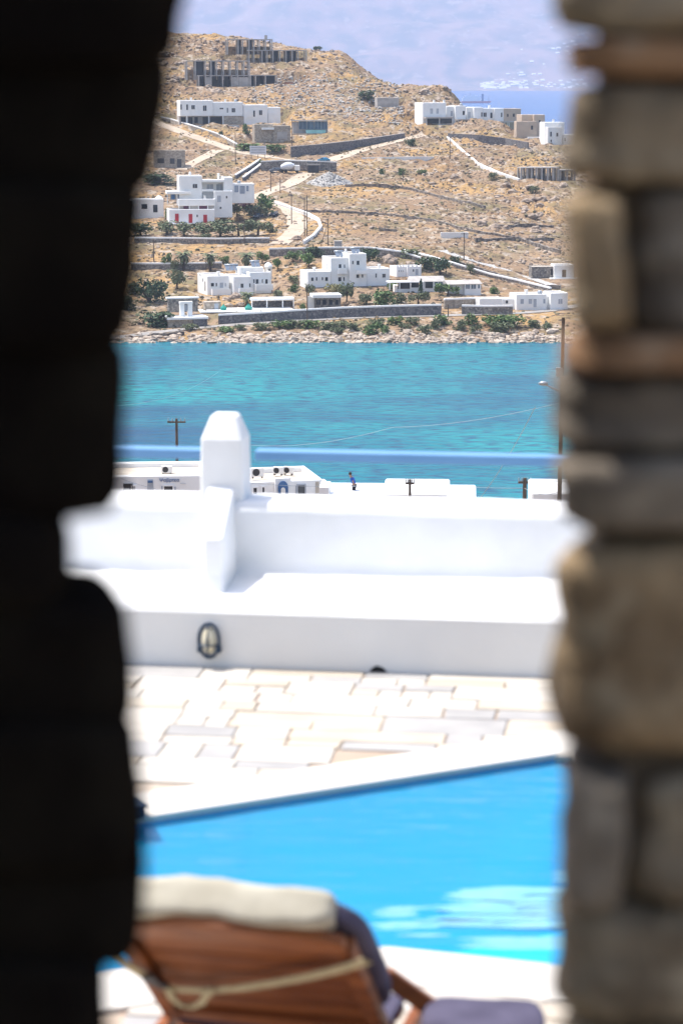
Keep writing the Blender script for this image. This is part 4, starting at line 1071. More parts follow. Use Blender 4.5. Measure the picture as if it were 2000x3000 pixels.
# shore
P = []; S = []
for k in range(2600):
    y = 503+abs(rs.normal())*5.0; x = rs.uniform(-75, 75)
    if y > 516: continue
    s = 0.22+0.9*rs.rand()**3.2
    P.append((x, y, max(ter(x,y), -0.3)+s*0.15)); S.append(s)
scatter('shore_rocks', np.array(P), S, 'shore_rock', 'broken pale rocks along the waterline under the shore road', 'rocks', seed=3, flat=0.65)
P = []; S = []
k = 0
while len(P) < 7500 and k < 120000:
    k += 1; y = rs.uniform(515, 1000); x = rs.uniform(-0.12, 0.125)*y
    g = float(fbm(np.array([x*0.045]), np.array([y*0.045]), 61, 3)[0])
    if rs.rand() > (0.10 if g < 0.46 else 0.75)*(1.0 if y < 530 or y > 700 else 0.55): continue
    if not free(x, y): continue
    s = 0.18+0.4*rs.rand()**2; P.append((x, y, ter(x,y)+s*0.25)); S.append(s)
scatter('dry_scrub', np.array(P), S, 'scrub', 'low dry scrub tufts over the hillside', 'scrub', seed=4, flat=0.75)

def boulder(px, py, w, label, mat='rock', flat=0.6, group=None):
    p = on_ter(px, py); r = w/2/(FPX/p.y)
    bm = bmesh.new(); bmesh.ops.create_icosphere(bm, subdivisions=3, radius=1.0); sd = rnd.uniform(0, 50)
    for v in bm.verts:
        n = mnoise.noise(v.co*1.3+Vector((sd,sd,sd)))*0.45+mnoise.noise(v.co*3.1+Vector((sd,0,0)))*0.15
        v.co = Vector((v.co.x, v.co.y*0.8, v.co.z*flat))*(1+n)*r
    me = bpy.data.meshes.new('boulder'); bm.to_mesh(me); bm.free(); me.materials.append(MATS[mat])
    o = bpy.data.objects.new('boulder', me); col.objects.link(o); o.location = (p.x, p.y, p.z+r*flat*0.25); o.rotation_euler = (0,0,rnd.uniform(0,6))
    return tag(o, label, 'boulder', group)
BD = [(1243,277,44,'big flat tan boulder on the ridge above the right villas'),(636,272,36,'rounded tan boulder above the left villas'),(1410,660,40,'large slanting boulder in the middle of the right slope'),
 (1450,668,36,'tan boulder right of the slanting one on the right slope'),(1265,540,20,'dark boulder at the broken dry stone wall'),(1308,563,16,'small dark boulder below the broken dry stone wall'),
 (1092,670,20,'lone dark boulder in the dry grass'),(662,880,30,'pale boulder in front of the low white house'),(690,872,36,'biggest pale boulder in front of the low white house'),(705,896,30,'pale boulder beside the shore terrace pool'),
 (672,898,26,'small pale boulder by the folded parasol'),(868,702,34,'sandy boulder at the foot of the dirt lane'),(1140,768,60,'broad tan rock outcrop right of the tower'),(1090,785,50,'tan rock slab behind the right wing of the tower house'),
 (1200,780,36,'pale leaning rock behind the castellated house'),(1480,548,34,'dark cracked boulder under the ruin'),(1330,520,30,'tan boulder on the slope left of the ruin')]
for a in BD: boulder(*a)
for k in range(22):
    boulder(rs.uniform(1380,1660), rs.uniform(540,690), rs.uniform(18,34), 'tan weathered boulder on the rocky slope below the ruin', group='boulders below the ruin')
for k in range(26):
    boulder(rs.uniform(420,660), rs.uniform(130,285), rs.uniform(14,30), 'brown weathered boulder on the upper left slope', group='boulders on the upper left slope')
for k in range(30):
    boulder(rs.uniform(600,1680), rs.uniform(975,996), rs.uniform(18,40), 'pale slabby boulder at the waterline', 'shore_rock', 0.5, 'boulders along the waterline')

# gravel heap
p = on_ter(965, 545); root = empty('gravel_heap', p)
bm = bmesh.new(); bmesh.ops.create_grid(bm, x_segments=70, y_segments=40, size=1.0)
for v in bm.verts:
    x, y = v.co.x*9.5, v.co.y*6.0; rr = math.sqrt((x/9.0)**2+(y/5.6)**2)
    z = max(0, 1-rr)*4.6 + 0.5*max(0,1-rr*1.2)*mnoise.noise((x*0.4, y*0.4, 2)) + 0.4*mnoise.noise((x*1.6, y*1.6, 5))*(rr < 1)
    v.co = Vector((x, y+3.0, z-0.3+0.22*(y)))
me = bpy.data.meshes.new('heap'); bm.to_mesh(me); bm.free(); me.materials.append(MATS['gravel'])
o = bpy.data.objects.new('heap', me); col.objects.link(o); o.parent = root
P = []; S = []
for k in range(700):
    a = rs.uniform(0, 6.28); q = rs.rand()**0.5; x, y = 8.6*q*math.cos(a), 5.3*q*math.sin(a); s = 0.12+0.3*rs.rand()**2
    P.append((x, y+3.0, (1-q)*4.6-0.2+0.22*y)); S.append(s)
scatter('loose_stones', np.array(P), S, 'gravel', None, None, seed=8, parent=root)
tag(root, 'big grey gravel heap beside the garage mouth', 'gravel heap')
# ------------------------------------------------------------------ poles across the bay
def pole(px, py0, py1, label, arm=True, lean=0.0, Y=None, r=0.13, armw=0.8, name='utility_pole'):
    p = on_ter(px, py1) if Y is None else at_y(px, py1, Y)
    h = at_y(px, py0, p.y).z-p.z
    root = empty(name, p)
    MB().tube((0,0,-1.0),(lean*h,0,h), r*1.15, r*0.8, 8).build('pole','pole_wood',root)
    if arm:
        a = MB().box(-armw,armw,-0.06,0.06,h-0.35,h-0.22).build('crossarm','pole_wood',root); a.location.x = lean*h
        for x in (-armw*0.9,-armw*0.45,armw*0.45,armw*0.9): MB().tube((x+lean*h,0,h-0.219),(x+lean*h,0,h+0.02),0.045,0.03,6).build('insulator','light_metal',root)
    return tag(root, label, 'utility pole')
for a in [(690,388,482,'wooden pole between sandy track and billboard',False),(856,348,458,'wooden pole in front of the long retaining wall',True),
          (793,505,562,'short wooden pole right of the red-door house',False),(821,520,566,'thin pole beside the short one right of the red-door house',False),
          (854,566,658,'tall pole on the left edge of the dirt lane',False),(892,578,692,'left pole of the pair beside the dirt lane',True),(899,570,692,'right pole of the pair beside the dirt lane',False),
          (961,646,720,'upright pole with a slanted stay above the tower house',False),(1317,402,466,'thin pole below the right villas',False),(1358,682,762,'pole beside the white topped wall on the right',True),
          (900,836,946,'tall thin pole in front of the stone pavilion',False),(1312,892,930,'short pole at the gap in the shore wall',False),(451,702,766,'thin pole in the golden field at left',True),
          (716,640,716,'pole behind the terrace wall under the olive hedge',False),(1180,500,530,'small post by the green bushes on the slope',False)]:
    pole(*a)
p = on_ter(938, 722); q = at_y(961, 652, p.y)
tag(MB().tube((0,0,-0.3),(q.x-p.x,q.y-p.y,q.z-p.z),0.1,0.08,6).build('pole_stay','pole_wood',empty('slanted_stay',p)).parent, 'slanted wooden stay leaning on the pole above the tower house', 'pole stay')

# ------------------------------------------------------------------ vehicles across the bay
def car(px, py, rot, mat, label):
    p = on_ter(px, py); root = empty('parked_car', p, R(rot))
    L = 4.2; hw = 0.85
    prof = [(-2.1,0.35),(-2.08,0.75),(-1.25,0.92),(-0.55,1.42),(0.95,1.45),(1.75,0.98),(2.08,0.88),(2.1,0.35)]
    V = [(x,-hw*(0.82 if z > 1.2 else 1),z) for x,z in prof]+[(x,hw*(0.82 if z > 1.2 else 1),z) for x,z in prof]; n = len(prof)
    MB().add(V, [tuple(range(n)), tuple(range(2*n-1,n-1,-1))]+[(i,n+i,n+(i+1)%n,(i+1)%n) for i in range(n)]).build('body', mat, root, bevel=0.06)
    g = MB()
    for s in (-1,1):
        y0, y1 = s*(hw+0.006), s*(hw*0.84+0.006)
        g.add([(-1.12,y0*0.99,0.97),(1.5,y0*0.99,1.0),(0.88,y1,1.36),(-0.5,y1,1.36)], [(0,1,2,3)])
    g.build('side_window','window_dark',root)
    MB().add([(-1.22,-0.72,0.96),(-1.22,0.72,0.96),(-0.60,0.64,1.40),(-0.60,-0.64,1.40)], [(0,1,2,3)]).build('windscreen','window_glass',root).location.x = -0.03
    for x in (-1.35,1.35):
        for s in (-1,1):
            w = MB().lathe([(0.30,-0.11),(0.32,-0.08),(0.32,0.08),(0.30,0.11)], (x, s*0.78, 0.32), 14, axis='y').build('wheel','tyre',root)
            MB().lathe([(0.19,-0.01),(0.19,0.01)], (x, s*0.895, 0.32), 10, axis='y').build('rim','light_metal',w)
    for s in (-1,1): MB().box(-2.12,-2.05,s*0.6-0.15,s*0.6+0.15,0.62,0.74).build('headlight','sign_white',root)
    tag(root, label, 'car')
car(948, 474, 4, 'car_blue', 'blue car on the sandy track under the long retaining wall')
car(1466, 916, 2, 'car_dark', 'dark car parked before the short curved stone wall on the shore road')
car(803, 634, 75, 'car_dark', 'dark car under the tallest leafy tree by the red-door house')
car(757, 638, 70, 'car_grey', 'grey car half hidden by the broad olive bush')
car(808, 504, 10, 'car_grey', 'grey pick-up shape left of the concrete mixer')
p = on_ter(846, 506); root = empty('concrete_mixer', p, R(5))
MB().lathe([(0.35,-2.4),(0.75,-2.2),(1.25,-0.9),(1.3,0.2),(1.0,1.2),(0.5,1.9),(0.42,2.2)], (0,0,0), 16, axis='x').build('drum','sign_white',root,smooth=True)
dr = root.children[0]; dr.location = (-0.3,0,2.1); dr.rotation_euler = (0,R(-10),0)
MB().box(-3.0,3.4,-0.5,0.5,0.7,0.95).build('chassis','dark_metal',root)
MB().box(1.95,3.5,-1.1,1.1,0.7,2.4).build('cab','low_plaster',root,bevel=0.15)
MB().box(3.45,3.53,-0.95,0.95,1.6,2.2).build('windscreen','window_dark',root)
for x in (-2.2,-1.0,2.6):
    for s in (-1,1): MB().lathe([(0.48,-0.16),(0.5,-0.1),(0.5,0.1),(0.48,0.16)], (x,s*0.9,0.5), 14, axis='y').build('wheel','tyre',root)
tag(root, 'white concrete mixer parked against the stone garage wall', 'truck')

# billboard
p = on_ter(756, 466); root = empty('billboard', p, R(4)); ppm = FPX/p.y
w = 24/ppm; z0, z1 = 13/ppm, 38/ppm
MB().box(-w,w,-0.08,0.08,z0,z1).build('panel','sign_white',root)
for k in range(3): MB().box(-w*0.85,w*0.85,-0.11,-0.081,z0+(z1-z0)*(0.2+0.27*k),z0+(z1-z0)*(0.32+0.27*k)).build('stripe','shutter',root)
for x in (-w*0.8,0,w*0.8): MB().box(x-.08,x+.08,0.09,0.25,-0.8,z1).build('post','dark_metal',root)
tag(root, 'pale billboard on posts beside the sandy track', 'billboard')

# pale trough / concrete tank on the slope, water tank at wall bend
for px, py, ww, hh, lb in ((1330,693,80,12,'long pale concrete trough on the middle slope'),(990,735,22,28,'grey block pillar in the retaining wall behind the tower house')):
    p = on_ter(px, py); pp = FPX/p.y; root = empty('trough' if ww > 40 else 'block_pillar', p, R(3)); a, b = ww/2/pp, hh/pp
    m = MB()
    if ww > 40: m.box(-a,a,-0.6,-0.4,-0.5,b).box(-a,a,0.4,0.6,-0.5,b).box(-a,-a+.2,-.4,.4,-.5,b).box(a-.2,a,-.4,.4,-.5,b).box(-a+.2,a-.2,-.4,.4,-.5,b*0.6)
    else: m.box(-a,a,-a,a,-0.5,b).box(-a-.1,a+.1,-a-.1,a+.1,b,b+.12)
    m.build('shell','low_plaster' if ww > 40 else 'concrete',root); tag(root, lb, 'trough' if ww > 40 else 'pillar')

# ------------------------------------------------------------------ ship in the strait
p = on_z(1394, 302, 0.0); root = empty('cargo_ship', (p.x, p.y, 0)); s = 42/FPX*p.y
pm('ship_red', (0.55, 0.14, 0.16), None, 0.1, 0.6)
prof = [(-1.0,0),(0.94,0),(1.04,0.14),(-1.04,0.12)]
V = [(x*s,y*s*f,z*s) for y,f in ((-0.14,1),(0.14,1)) for x,z in prof]
MB().add(V, [(0,1,2,3),(7,6,5,4),(0,4,5,1),(1,5,6,2),(2,6,7,3),(3,7,4,0)]).build('hull','ship_red',root)
for i, a in enumerate(((-0.98,0.35,0.13,0.30),(-0.92,0.30,0.30,0.42),(-0.8,0.1,0.42,0.52))): MB().box(a[0]*s,a[1]*s,-0.12*s,0.12*s,a[2]*s,a[3]*s).build('deck','whitewash',root)
MB().box(0.36*s,0.50*s,-0.06*s,0.06*s,0.13*s,0.62*s).build('funnel','blue_frame',root)
MB().tube((0.85*s,0,0.1*s),(0.85*s,0,0.45*s),0.02*s,0.01*s,6).tube((-0.4*s,0,0.5*s),(-0.4*s,0,0.72*s),0.015*s,0.01*s,6).build('mast','dark_metal',root)
tag(root, 'red hulled white ship far out in the strait', 'ship')

# ================================================================== ROOFTOPS BELOW THE TERRACE
def roof_house(key, name, label, cat, px, py, Y, rot):
    F = Frame(name, at_y(px, py, Y), R(rot), label, cat); FR[key] = F; return F
F = roof_house('hotel', 'white_hotel', 'low white hotel with blue lettering on its wall below the terrace', 'hotel', 345, 1450, 168, 4)
FT = 8.0
block(F, 280, 1392, 600, 1450, -0.8, 6.2, foot=FT, rim=0.4)
block(F, 590, 1396, 730, 1450, 0.3, 6.0, foot=FT, rim=0.4)
MB().lathe([(0.9,-0.2),(1.1,0.1),(1.0,0.35),(0.3,0.45)], (F.uw(365,1378,6)[0],6,F.uw(365,1381,6)[1]), 14, sx=1.4).build('domed_cap','roof_plaster',F.root,smooth=True)
window(F, 366, 1420, 386, 1450, -0.8, fr='window_dark', bars=True); window(F, 389, 1424, 397, 1450, -0.8, pane='shutter', bars=False)
# tapering niche with a lintel, the lettering, a window with shutters
u0,u1,w0,w1 = F.rect(431,1405,449,1447,-0.8)
MB().add([(u0,-0.83,w0),(u1+0.05,-0.83,w0),(u1,-0.83,w1),(u0+0.05,-0.83,w1),(u0,-0.8,w0),(u1+0.05,-0.8,w0),(u1,-0.8,w1),(u0+0.05,-0.8,w1)], [(0,1,2,3),(0,4,5,1),(1,5,6,2),(2,6,7,3),(3,7,4,0)]).build('niche','shutter',F.root)
MB().box(u0+.05,u1-.02,-0.9,-0.832,w1-0.22,w1-0.08).build('lintel','blue_frame',F.root)
window(F, 481, 1424, 506, 1436, -0.8, fr='whitewash'); opening(F, 473, 1424, 479, 1434, -0.8, 'shutter', 'shutter'); opening(F, 509, 1426, 516, 1435, -0.8, 'shutter', 'shutter')
def lettering(text, F, px0, py0, px1, py1, v, mat, parent):
    cu = bpy.data.curves.new('lettering', 'FONT'); cu.body = text; cu.size = 1.0; cu.extrude = 0.02
    t = bpy.data.objects.new('lettering_tmp', cu); col.objects.link(t)
    bpy.context.view_layer.update()
    me = bpy.data.meshes.new_from_object(t.evaluated_get(bpy.context.evaluated_depsgraph_get()))
    bpy.data.objects.remove(t)
    xs = [q.co.x for q in me.vertices]; ys = [q.co.y for q in me.vertices]
    u0,u1,w0,w1 = F.rect(px0,py0,px1,py1,v)
    sx = (u1-u0)/(max(xs)-min(xs)); sy = (w1-w0)/(max(ys)-min(ys))
    for q in me.vertices:
        x, y, z = q.co; q.co = (u0+(x-min(xs))*sx, v-0.03-z, w0+(y-min(ys))*sy)
    me.materials.clear(); me.materials.append(MATS[mat])
    o = bpy.data.objects.new('lettering', me); col.objects.link(o); o.parent = parent; return o
lettering('\u03a8\u03b1\u03b2\u03c1\u03c4\u03b5\u03b1', F, 468, 1401, 526, 1414, -0.8, 'sign_blue', F.root)
opening(F, 528, 1416, 545, 1417, -0.8, 'dash', 'shutter')
# right wing: arched blue doorway, windows
def arch(F, px0, py0, px1, py1, v, mat, name, parent, inset=0.0):
    u0,u1,w0,w1 = F.rect(px0,py0,px1,py1,v); c = (u0+u1)/2; r = (u1-u0)/2
    pts = [(u0,w0)]+[(c-r*math.cos(math.pi*k/12), w1-r*1.25+r*1.25*math.sin(math.pi*k/12)) for k in range(13)]+[(u1,w0)]
    n = len(pts); V = [(a,v-0.12+inset,b) for a,b in pts]+[(a,v,b) for a,b in pts]
    return MB().add(V, [tuple(range(n)), tuple(range(2*n-1,n-1,-1))]+[(i,n+i,n+(i+1)%n,(i+1)%n) for i in range(n)]).build(name, mat, parent)
HW = Frame('hotel_wing', at_y(712, 1452, 165.5), R(13), 'right wing of the white hotel with a blue arched doorway', 'hotel')
F = HW
block(F, 705, 1407, 945, 1452, 0.0, 6.0, foot=FT, rim=0.4)
slab(F, 806, 1401, 852, 1475, -0.25, 0.4, 'whitewash', 'pilaster')
block(F, 944, 1417, 966, 1452, 0.6, 2.0, foot=FT, rim=0.1)
d = arch(F, 814, 1409, 843, 1452, -0.26, 'blue_frame', 'arched_door', F.root)
arch(F, 823, 1428, 835, 1452, -0.39, 'low_plaster', 'light_panel', d)
window(F, 742, 1429, 752, 1447, 0.0); window(F, 768, 1427, 774, 1442, 0.0, bars=False)
window(F, 872, 1421, 892, 1446, 0.0, fr='shutter'); opening(F, 866, 1423, 869, 1446, 0.0, 'shutter','shutter'); opening(F, 924, 1411, 934, 1444, 0.0, 'niche', 'roof_plaster')
def ac(px, py, Y, label, rot=0, s=1.0):
    p = at_y(px, py, Y); root = empty('air_conditioner', p, R(rot))
    MB().box(-0.42*s,0.42*s,-0.16*s,0.16*s,0.06,0.62*s).build('casing','low_plaster',root,bevel=0.02)
    MB().lathe([(0.22*s,-0.02),(0.24*s,0.0),(0.22*s,0.02)], (-0.1*s,-0.165*s,0.34*s), 16, axis='y').build('fan_grille','dark_metal',root)
    for x in (-0.3,0.3): MB().box(x*s-.04,x*s+.04,-0.15*s,0.15*s,-0.06,0.058).build('foot','dark_metal',root)
    return tag(root, label, 'air conditioner')
hz_ = FR['hotel'].O.z
ac(754, 1398, 168.5, 'largest air conditioner on the hotel roof right of the white pillar', 10, 1.1)
ac(815, 1390, 170, 'left unit of the air conditioner pair on the hotel roof', -20, 0.9)
ac(845, 1389, 170.5, 'right unit of the air conditioner pair on the hotel roof', -20, 0.9)
ac(489, 1387, 170.5, 'air conditioner on the hotel roof left of the white pillar', 0, 0.9)

# low roofs on the right
F = roof_house('roofs', 'white_house', 'white flat roofs where a man in blue works', 'house', 960, 1470, 160, -3)
block(F, 950, 1450, 1130, 1480, 0.0, 5.0, foot=FT, rim=0.12, roofmat='whitewash'); block(F, 1120, 1445, 1315, 1480, 0.5, 6.0, foot=FT, rim=0.15, roofmat='whitewash'); block(F, 1310, 1456, 1394, 1480, -0.5, 5.0, foot=FT, rim=0.12, roofmat='whitewash')
block(F, 935, 1428, 962, 1480, -0.6, 2.5, foot=FT, rim=0.1, roofmat='whitewash')
F = roof_house('hutw', 'white_hut', 'white roof hut with chimney beside the tall pole', 'hut', 1556, 1475, 140, -2)
block(F, 1556, 1443, 1700, 1480, 0.0, 5.0, foot=FT, rim=0.15, roofmat='whitewash')
u,w = F.uw(1572,1440,2); MB().lathe([(0.16,-0.3),(0.16,0.36),(0.2,0.37),(0.2,0.44)], (u,2,w), 12).build('chimney','whitewash',F.root)
for k in range(3): ua,wa = F.uw(1612+k*10,1438,3.5); MB().box(ua-.08,ua+.08,3.4,3.6,wa-.1,wa+.22).build('roof_block','tan_plaster',F.root)

pole(520, 1226, 1440, 'wooden pole with crossarm rising behind the hotel roof', True, Y=186, r=0.12, armw=0.72)
pole(1200, 1404, 1470, 'short pole with brackets on the white flat roofs', True, Y=158, r=0.10, armw=0.3)
pole(1535, 1400, 1490, 'short pole with transformer brackets left of the white hut', True, Y=150, r=0.14, armw=0.42)
P0 = at_y(1636, 1475, 128); root = empty('street_light_pole', P0)
h = at_y(1648, 930, 128).z-P0.z; dx = at_y(1649, 930, 128).x-P0.x
MB().tube((0,0,-3),(dx,0,h),0.13,0.09,10).build('pole','pole_wood',root)
q = at_y(1590, 1124, 128)-P0; q2 = at_y(1636, 1145, 128)-P0
MB().tube(q2, q, 0.05, 0.04, 8).build('lamp_arm','light_metal',root)
MB().lathe([(0.05,-0.1),(0.15,-0.05),(0.17,0.05),(0.06,0.14)], q, 12, sx=1.6).build('lamp_head','light_metal',root,smooth=True)
q3 = at_y(1630,1090,128)-P0
MB().box(q3.x-.05,q3.x+.3,-0.1,0.1,q3.z-0.25,q3.z+0.25).build('bracket','light_metal',root)
tag(root, 'tall wooden pole with a street lamp arm beside the stone wall', 'street light')
def wire(pts, r, label):
    w = MB()
    for a, b in zip(pts[:-1], pts[1:]):
        for k in range(8):
            t0, t1 = k/8, (k+1)/8; L = (b-a).length
            f = lambda t: a.lerp(b, t)-Vector((0,0,0.012*L*4*t*(1-t)))
            w.tube(f(t0), f(t1), r, r, 5)
    o = w.build('overhead_wire','light_metal'); return tag(o, label, 'wire')
wire([at_y(1640,1180,128), at_y(1150,1252,150), at_y(735,1304,186)], 0.012, 'pale overhead wire crossing the bay from the tall pole to the left')
wire([at_y(1568,1190,128), at_y(1405,1460,150)], 0.016, 'pale wire slanting down to the white roofs')
wire([at_y(350,1400,162), at_y(440,1428,165), at_y(520,1448,166)], 0.016, 'thin wire sagging across the left hotel wall')
wire([at_y(720,1414,163), at_y(950,1425,163), at_y(1200,1412,158), at_y(1535,1430,150), at_y(1640,1440,128)], 0.016, 'thin wire running along the roofs between the short poles')
wire([at_y(640,1090,300)+Vector((0,0,0)), at_y(300,1190,210)], 0.010, 'faint wire over the bay at left')

# ------------------------------------------------------------------ man on the roof
pm('skin', (0.36, 0.20, 0.13), None, 8, 0.6); pm('shirt_blue', (0.02, 0.10, 0.42), (0.015, 0.07, 0.32), 6, 0.8)
pm('trousers_black', (0.02, 0.02, 0.025), None, 6, 0.9); pm('hair_dark', (0.025, 0.018, 0.014), None, 20, 0.8)
def skin_mesh(name, joints, edges, mat, parent, root_i=0, sub=2):
    me = bpy.data.meshes.new(name); me.from_pydata([j[:3] for j in joints], edges, [])
    o = bpy.data.objects.new(name, me); col.objects.link(o); o.parent = parent
    sk = o.modifiers.new('skin', 'SKIN'); sk.use_smooth_shade = True
    if not me.skin_vertices:
        bm = bmesh.new(); bm.from_mesh(me); bm.verts.layers.skin.verify(); bm.to_mesh(me); bm.free()
    for i, j in enumerate(joints):
        sv = me.skin_vertices[0].data[i]; r = j[3]; sv.radius = (r, r) if not isinstance(r, tuple) else r
        sv.use_root = (i == root_i)
    sb = o.modifiers.new('sub', 'SUBSURF'); sb.levels = sub; sb.render_levels = sub
    me.materials.append(MATS[mat]); return o
mp = at_y(1034, 1451, 162.5)
man = empty('person', (mp.x, mp.y, mp.z-0.16), R(0))
# facing left and slightly to us, stooping over with both arms reaching down
J = [(0.06,0,0.92,0.13),(0.03,0,1.10,0.12),(-0.06,-0.02,1.30,0.14),(-0.12,-0.03,1.42,0.10),(-0.17,-0.04,1.49,0.055),(-0.21,-0.06,1.60,0.10),(-0.22,-0.07,1.70,0.085),
     (-0.10,-0.18,1.38,0.065),(0.0,-0.26,1.17,0.048),(0.02,-0.34,0.97,0.036),(0.03,-0.36,0.90,0.035),
     (-0.10,0.15,1.38,0.065),(-0.05,0.2,1.15,0.048),(0.04,-0.1,1.0,0.036),(0.07,-0.16,0.93,0.035),
     (0.05,-0.10,0.84,0.10),(-0.01,-0.13,0.46,0.068),(0.04,-0.12,0.08,0.045),(-0.10,-0.14,0.04,0.04),
     (0.10,0.10,0.84,0.10),(0.10,0.12,0.46,0.068),(0.16,0.11,0.08,0.045),(0.03,0.12,0.04,0.04)]
E = [(0,1),(1,2),(2,3),(3,4),(4,5),(5,6),(3,7),(7,8),(8,9),(9,10),(3,11),(11,12),(12,13),(13,14),(0,15),(15,16),(16,17),(17,18),(0,19),(19,20),(20,21),(21,22)]
skin_mesh('body', J, E, 'skin', man)
skin_mesh('shirt', [(0.06,0,0.90,0.155),(0.03,0,1.10,0.15),(-0.06,-0.02,1.30,0.17),(-0.12,-0.03,1.43,0.12),(-0.10,-0.19,1.38,0.09),(-0.03,-0.25,1.22,0.075),(-0.10,0.16,1.38,0.09),(-0.06,0.2,1.2,0.075)], [(0,1),(1,2),(2,3),(3,4),(4,5),(3,6),(6,7)], 'shirt_blue', man)
skin_mesh('trousers', [(0.07,0,0.90,0.15),(0.05,-0.10,0.82,0.125),(-0.01,-0.13,0.46,0.09),(0.04,-0.12,0.08,0.075),(0.10,0.10,0.82,0.125),(0.10,0.12,0.46,0.09),(0.16,0.11,0.08,0.075)], [(0,1),(1,2),(2,3),(0,4),(4,5),(5,6)], 'trousers_black', man)
MB().lathe([(0.02,0.13),(0.07,0.115),(0.105,0.06),(0.115,0.0),(0.10,-0.05)], (-0.205,-0.045,1.665), 14).build('hair','hair_dark',man,smooth=True)
tag(man, 'man in blue shirt and black trousers stooping on the white roofs', 'person')
b = at_y(1055, 1447, 162); root = empty('tool_bucket', (b.x, b.y, b.z-0.2))
MB().lathe([(0.12,-0.2),(0.15,0.3),(0.16,0.31),(0.14,0.31),(0.12,0.05)], (0,0,0), 14).build('pail','concrete',root)
MB().path([(-0.15,0,0.3),(-0.1,0,0.45),(0,0,0.5),(0.1,0,0.45),(0.15,0,0.3)],0.012,6).build('handle','dark_metal',root)
tag(root, 'grey bucket beside the stooping man', 'bucket')
# ================================================================== THE TERRACE
GZ = CAMZ-3.1
pm('flag_white', (0.55, 0.512, 0.452), (0.49, 0.447, 0.388), 2.0, 0.8, 0.002, 30, coord='pos')
pm('flag_cream', (0.50, 0.442, 0.36), (0.44, 0.383, 0.308), 2.0, 0.8, 0.002, 30)
pm('flag_grey', (0.385, 0.37, 0.355), (0.315, 0.305, 0.295), 3.0, 0.8, 0.002, 30)
pm('flag_tan', (0.52, 0.45, 0.36), (0.46, 0.39, 0.31), 3.0, 0.8, 0.002, 30)
pm('flag_slate', (0.12, 0.15, 0.19), None, 3.0, 0.7)
pm('grout', (0.46, 0.385, 0.31), (0.36, 0.27, 0.20), 1.2, 0.9, c3=(0.32, 0.17, 0.11), s3=2.3)
pm('pool_paint', (0.003, 0.465, 0.78), (0.003, 0.435, 0.75), 0.8, 0.5)
pm('coping', (0.62, 0.585, 0.53), (0.57, 0.53, 0.475), 1.5, 0.75, 0.002, 25)

# frame of the parapet: wall foot at the left, right end nearer
pl_, pr_ = on_z(400, 1943, GZ), on_z(1600, 1982, GZ)
PROT = math.atan2(pr_.y-pl_.y, pr_.x-pl_.x)
mid = on_z(1000, 1963, GZ)
WF = Frame('parapet_bench', mid, PROT, 'white plastered parapet wall with built-in ledge at the terrace edge', 'parapet')
lw = WF.rect(990, 1786, 1010, 1963, 0.0)[3]                      # height of the ledge
v_back = WF.uv(1000, 1697, lw)[1]                                # where the upper wall starts
hw = WF.rect(990, 1482, 1010, 1500, v_back)[3]                   # its top
print('ledge', lw, 'back', v_back, 'top', hw, 'rot', math.degrees(PROT))
def arc(cx, cz, r, a0, a1, n=6): return [(cx+r*math.cos(R(a0+(a1-a0)*k/n)), cz+r*math.sin(R(a0+(a1-a0)*k/n))) for k in range(n+1)]
prof = [(0.0,-0.6),(0.0,0.0)] + arc(0.05, lw-0.05, 0.05, 180, 90, 5) + [(v_back*0.35,lw+0.004),(v_back*0.7,lw+0.008)]
prof += arc(v_back-0.09, lw+0.10, 0.09, -90, 0, 6)
prof += [(v_back+0.005, lw+(hw-lw)*0.5)] + arc(v_back+0.08, hw-0.07, 0.07, 180, 90, 6) + arc(v_back+0.34, hw-0.07, 0.07, 90, 0, 5) + [(v_back+0.41,-3.5)]
us = np.linspace(-4.2, 4.2, 150); V = []; n = len(prof)
for u in us:
    for a, b in prof:
        d = mnoise.noise((u*1.7, a*2.1, b*2.3))*0.012+mnoise.noise((u*5.1, a*5, b*5+7))*0.004 if b > 0.02 else 0
        V.append((u, a-d, b+d*0.7))
Fq = [(i*n+k, (i+1)*n+k, (i+1)*n+k+1, i*n+k+1) for i in range(len(us)-1) for k in range(n-1)]
mesh_np('wall', np.array(V), np.array(Fq), 'plaster', WF.root, smooth=True)
# lower painted face has its own yellowish coat
fl = MB(); ug = np.linspace(-4.2, 4.2, 60)
fl.box(-4.2, 4.2, -0.012, 0.03, -0.3, lw-0.035).build('lower_face', 'low_plaster', WF.root)
# drain hole
u, w = WF.uw(1106, 1962, -0.012)
MB().add([(u-0.05,-0.016,-0.01),(u+0.06,-0.016,-0.01),(u+0.03,-0.016,0.022),(u-0.005,-0.016,0.034),(u-0.03,-0.016,0.02),(u-0.05,0.01,-0.01),(u+0.06,0.01,-0.01),(u+0.03,0.01,0.022),(u-0.005,0.01,0.034),(u-0.03,0.01,0.02)],
    [(0,1,2,3,4),(0,5,6,1),(1,6,7,2),(2,7,8,3),(3,8,9,4),(4,9,5,0)]).build('drain_hole','tyre',WF.root)

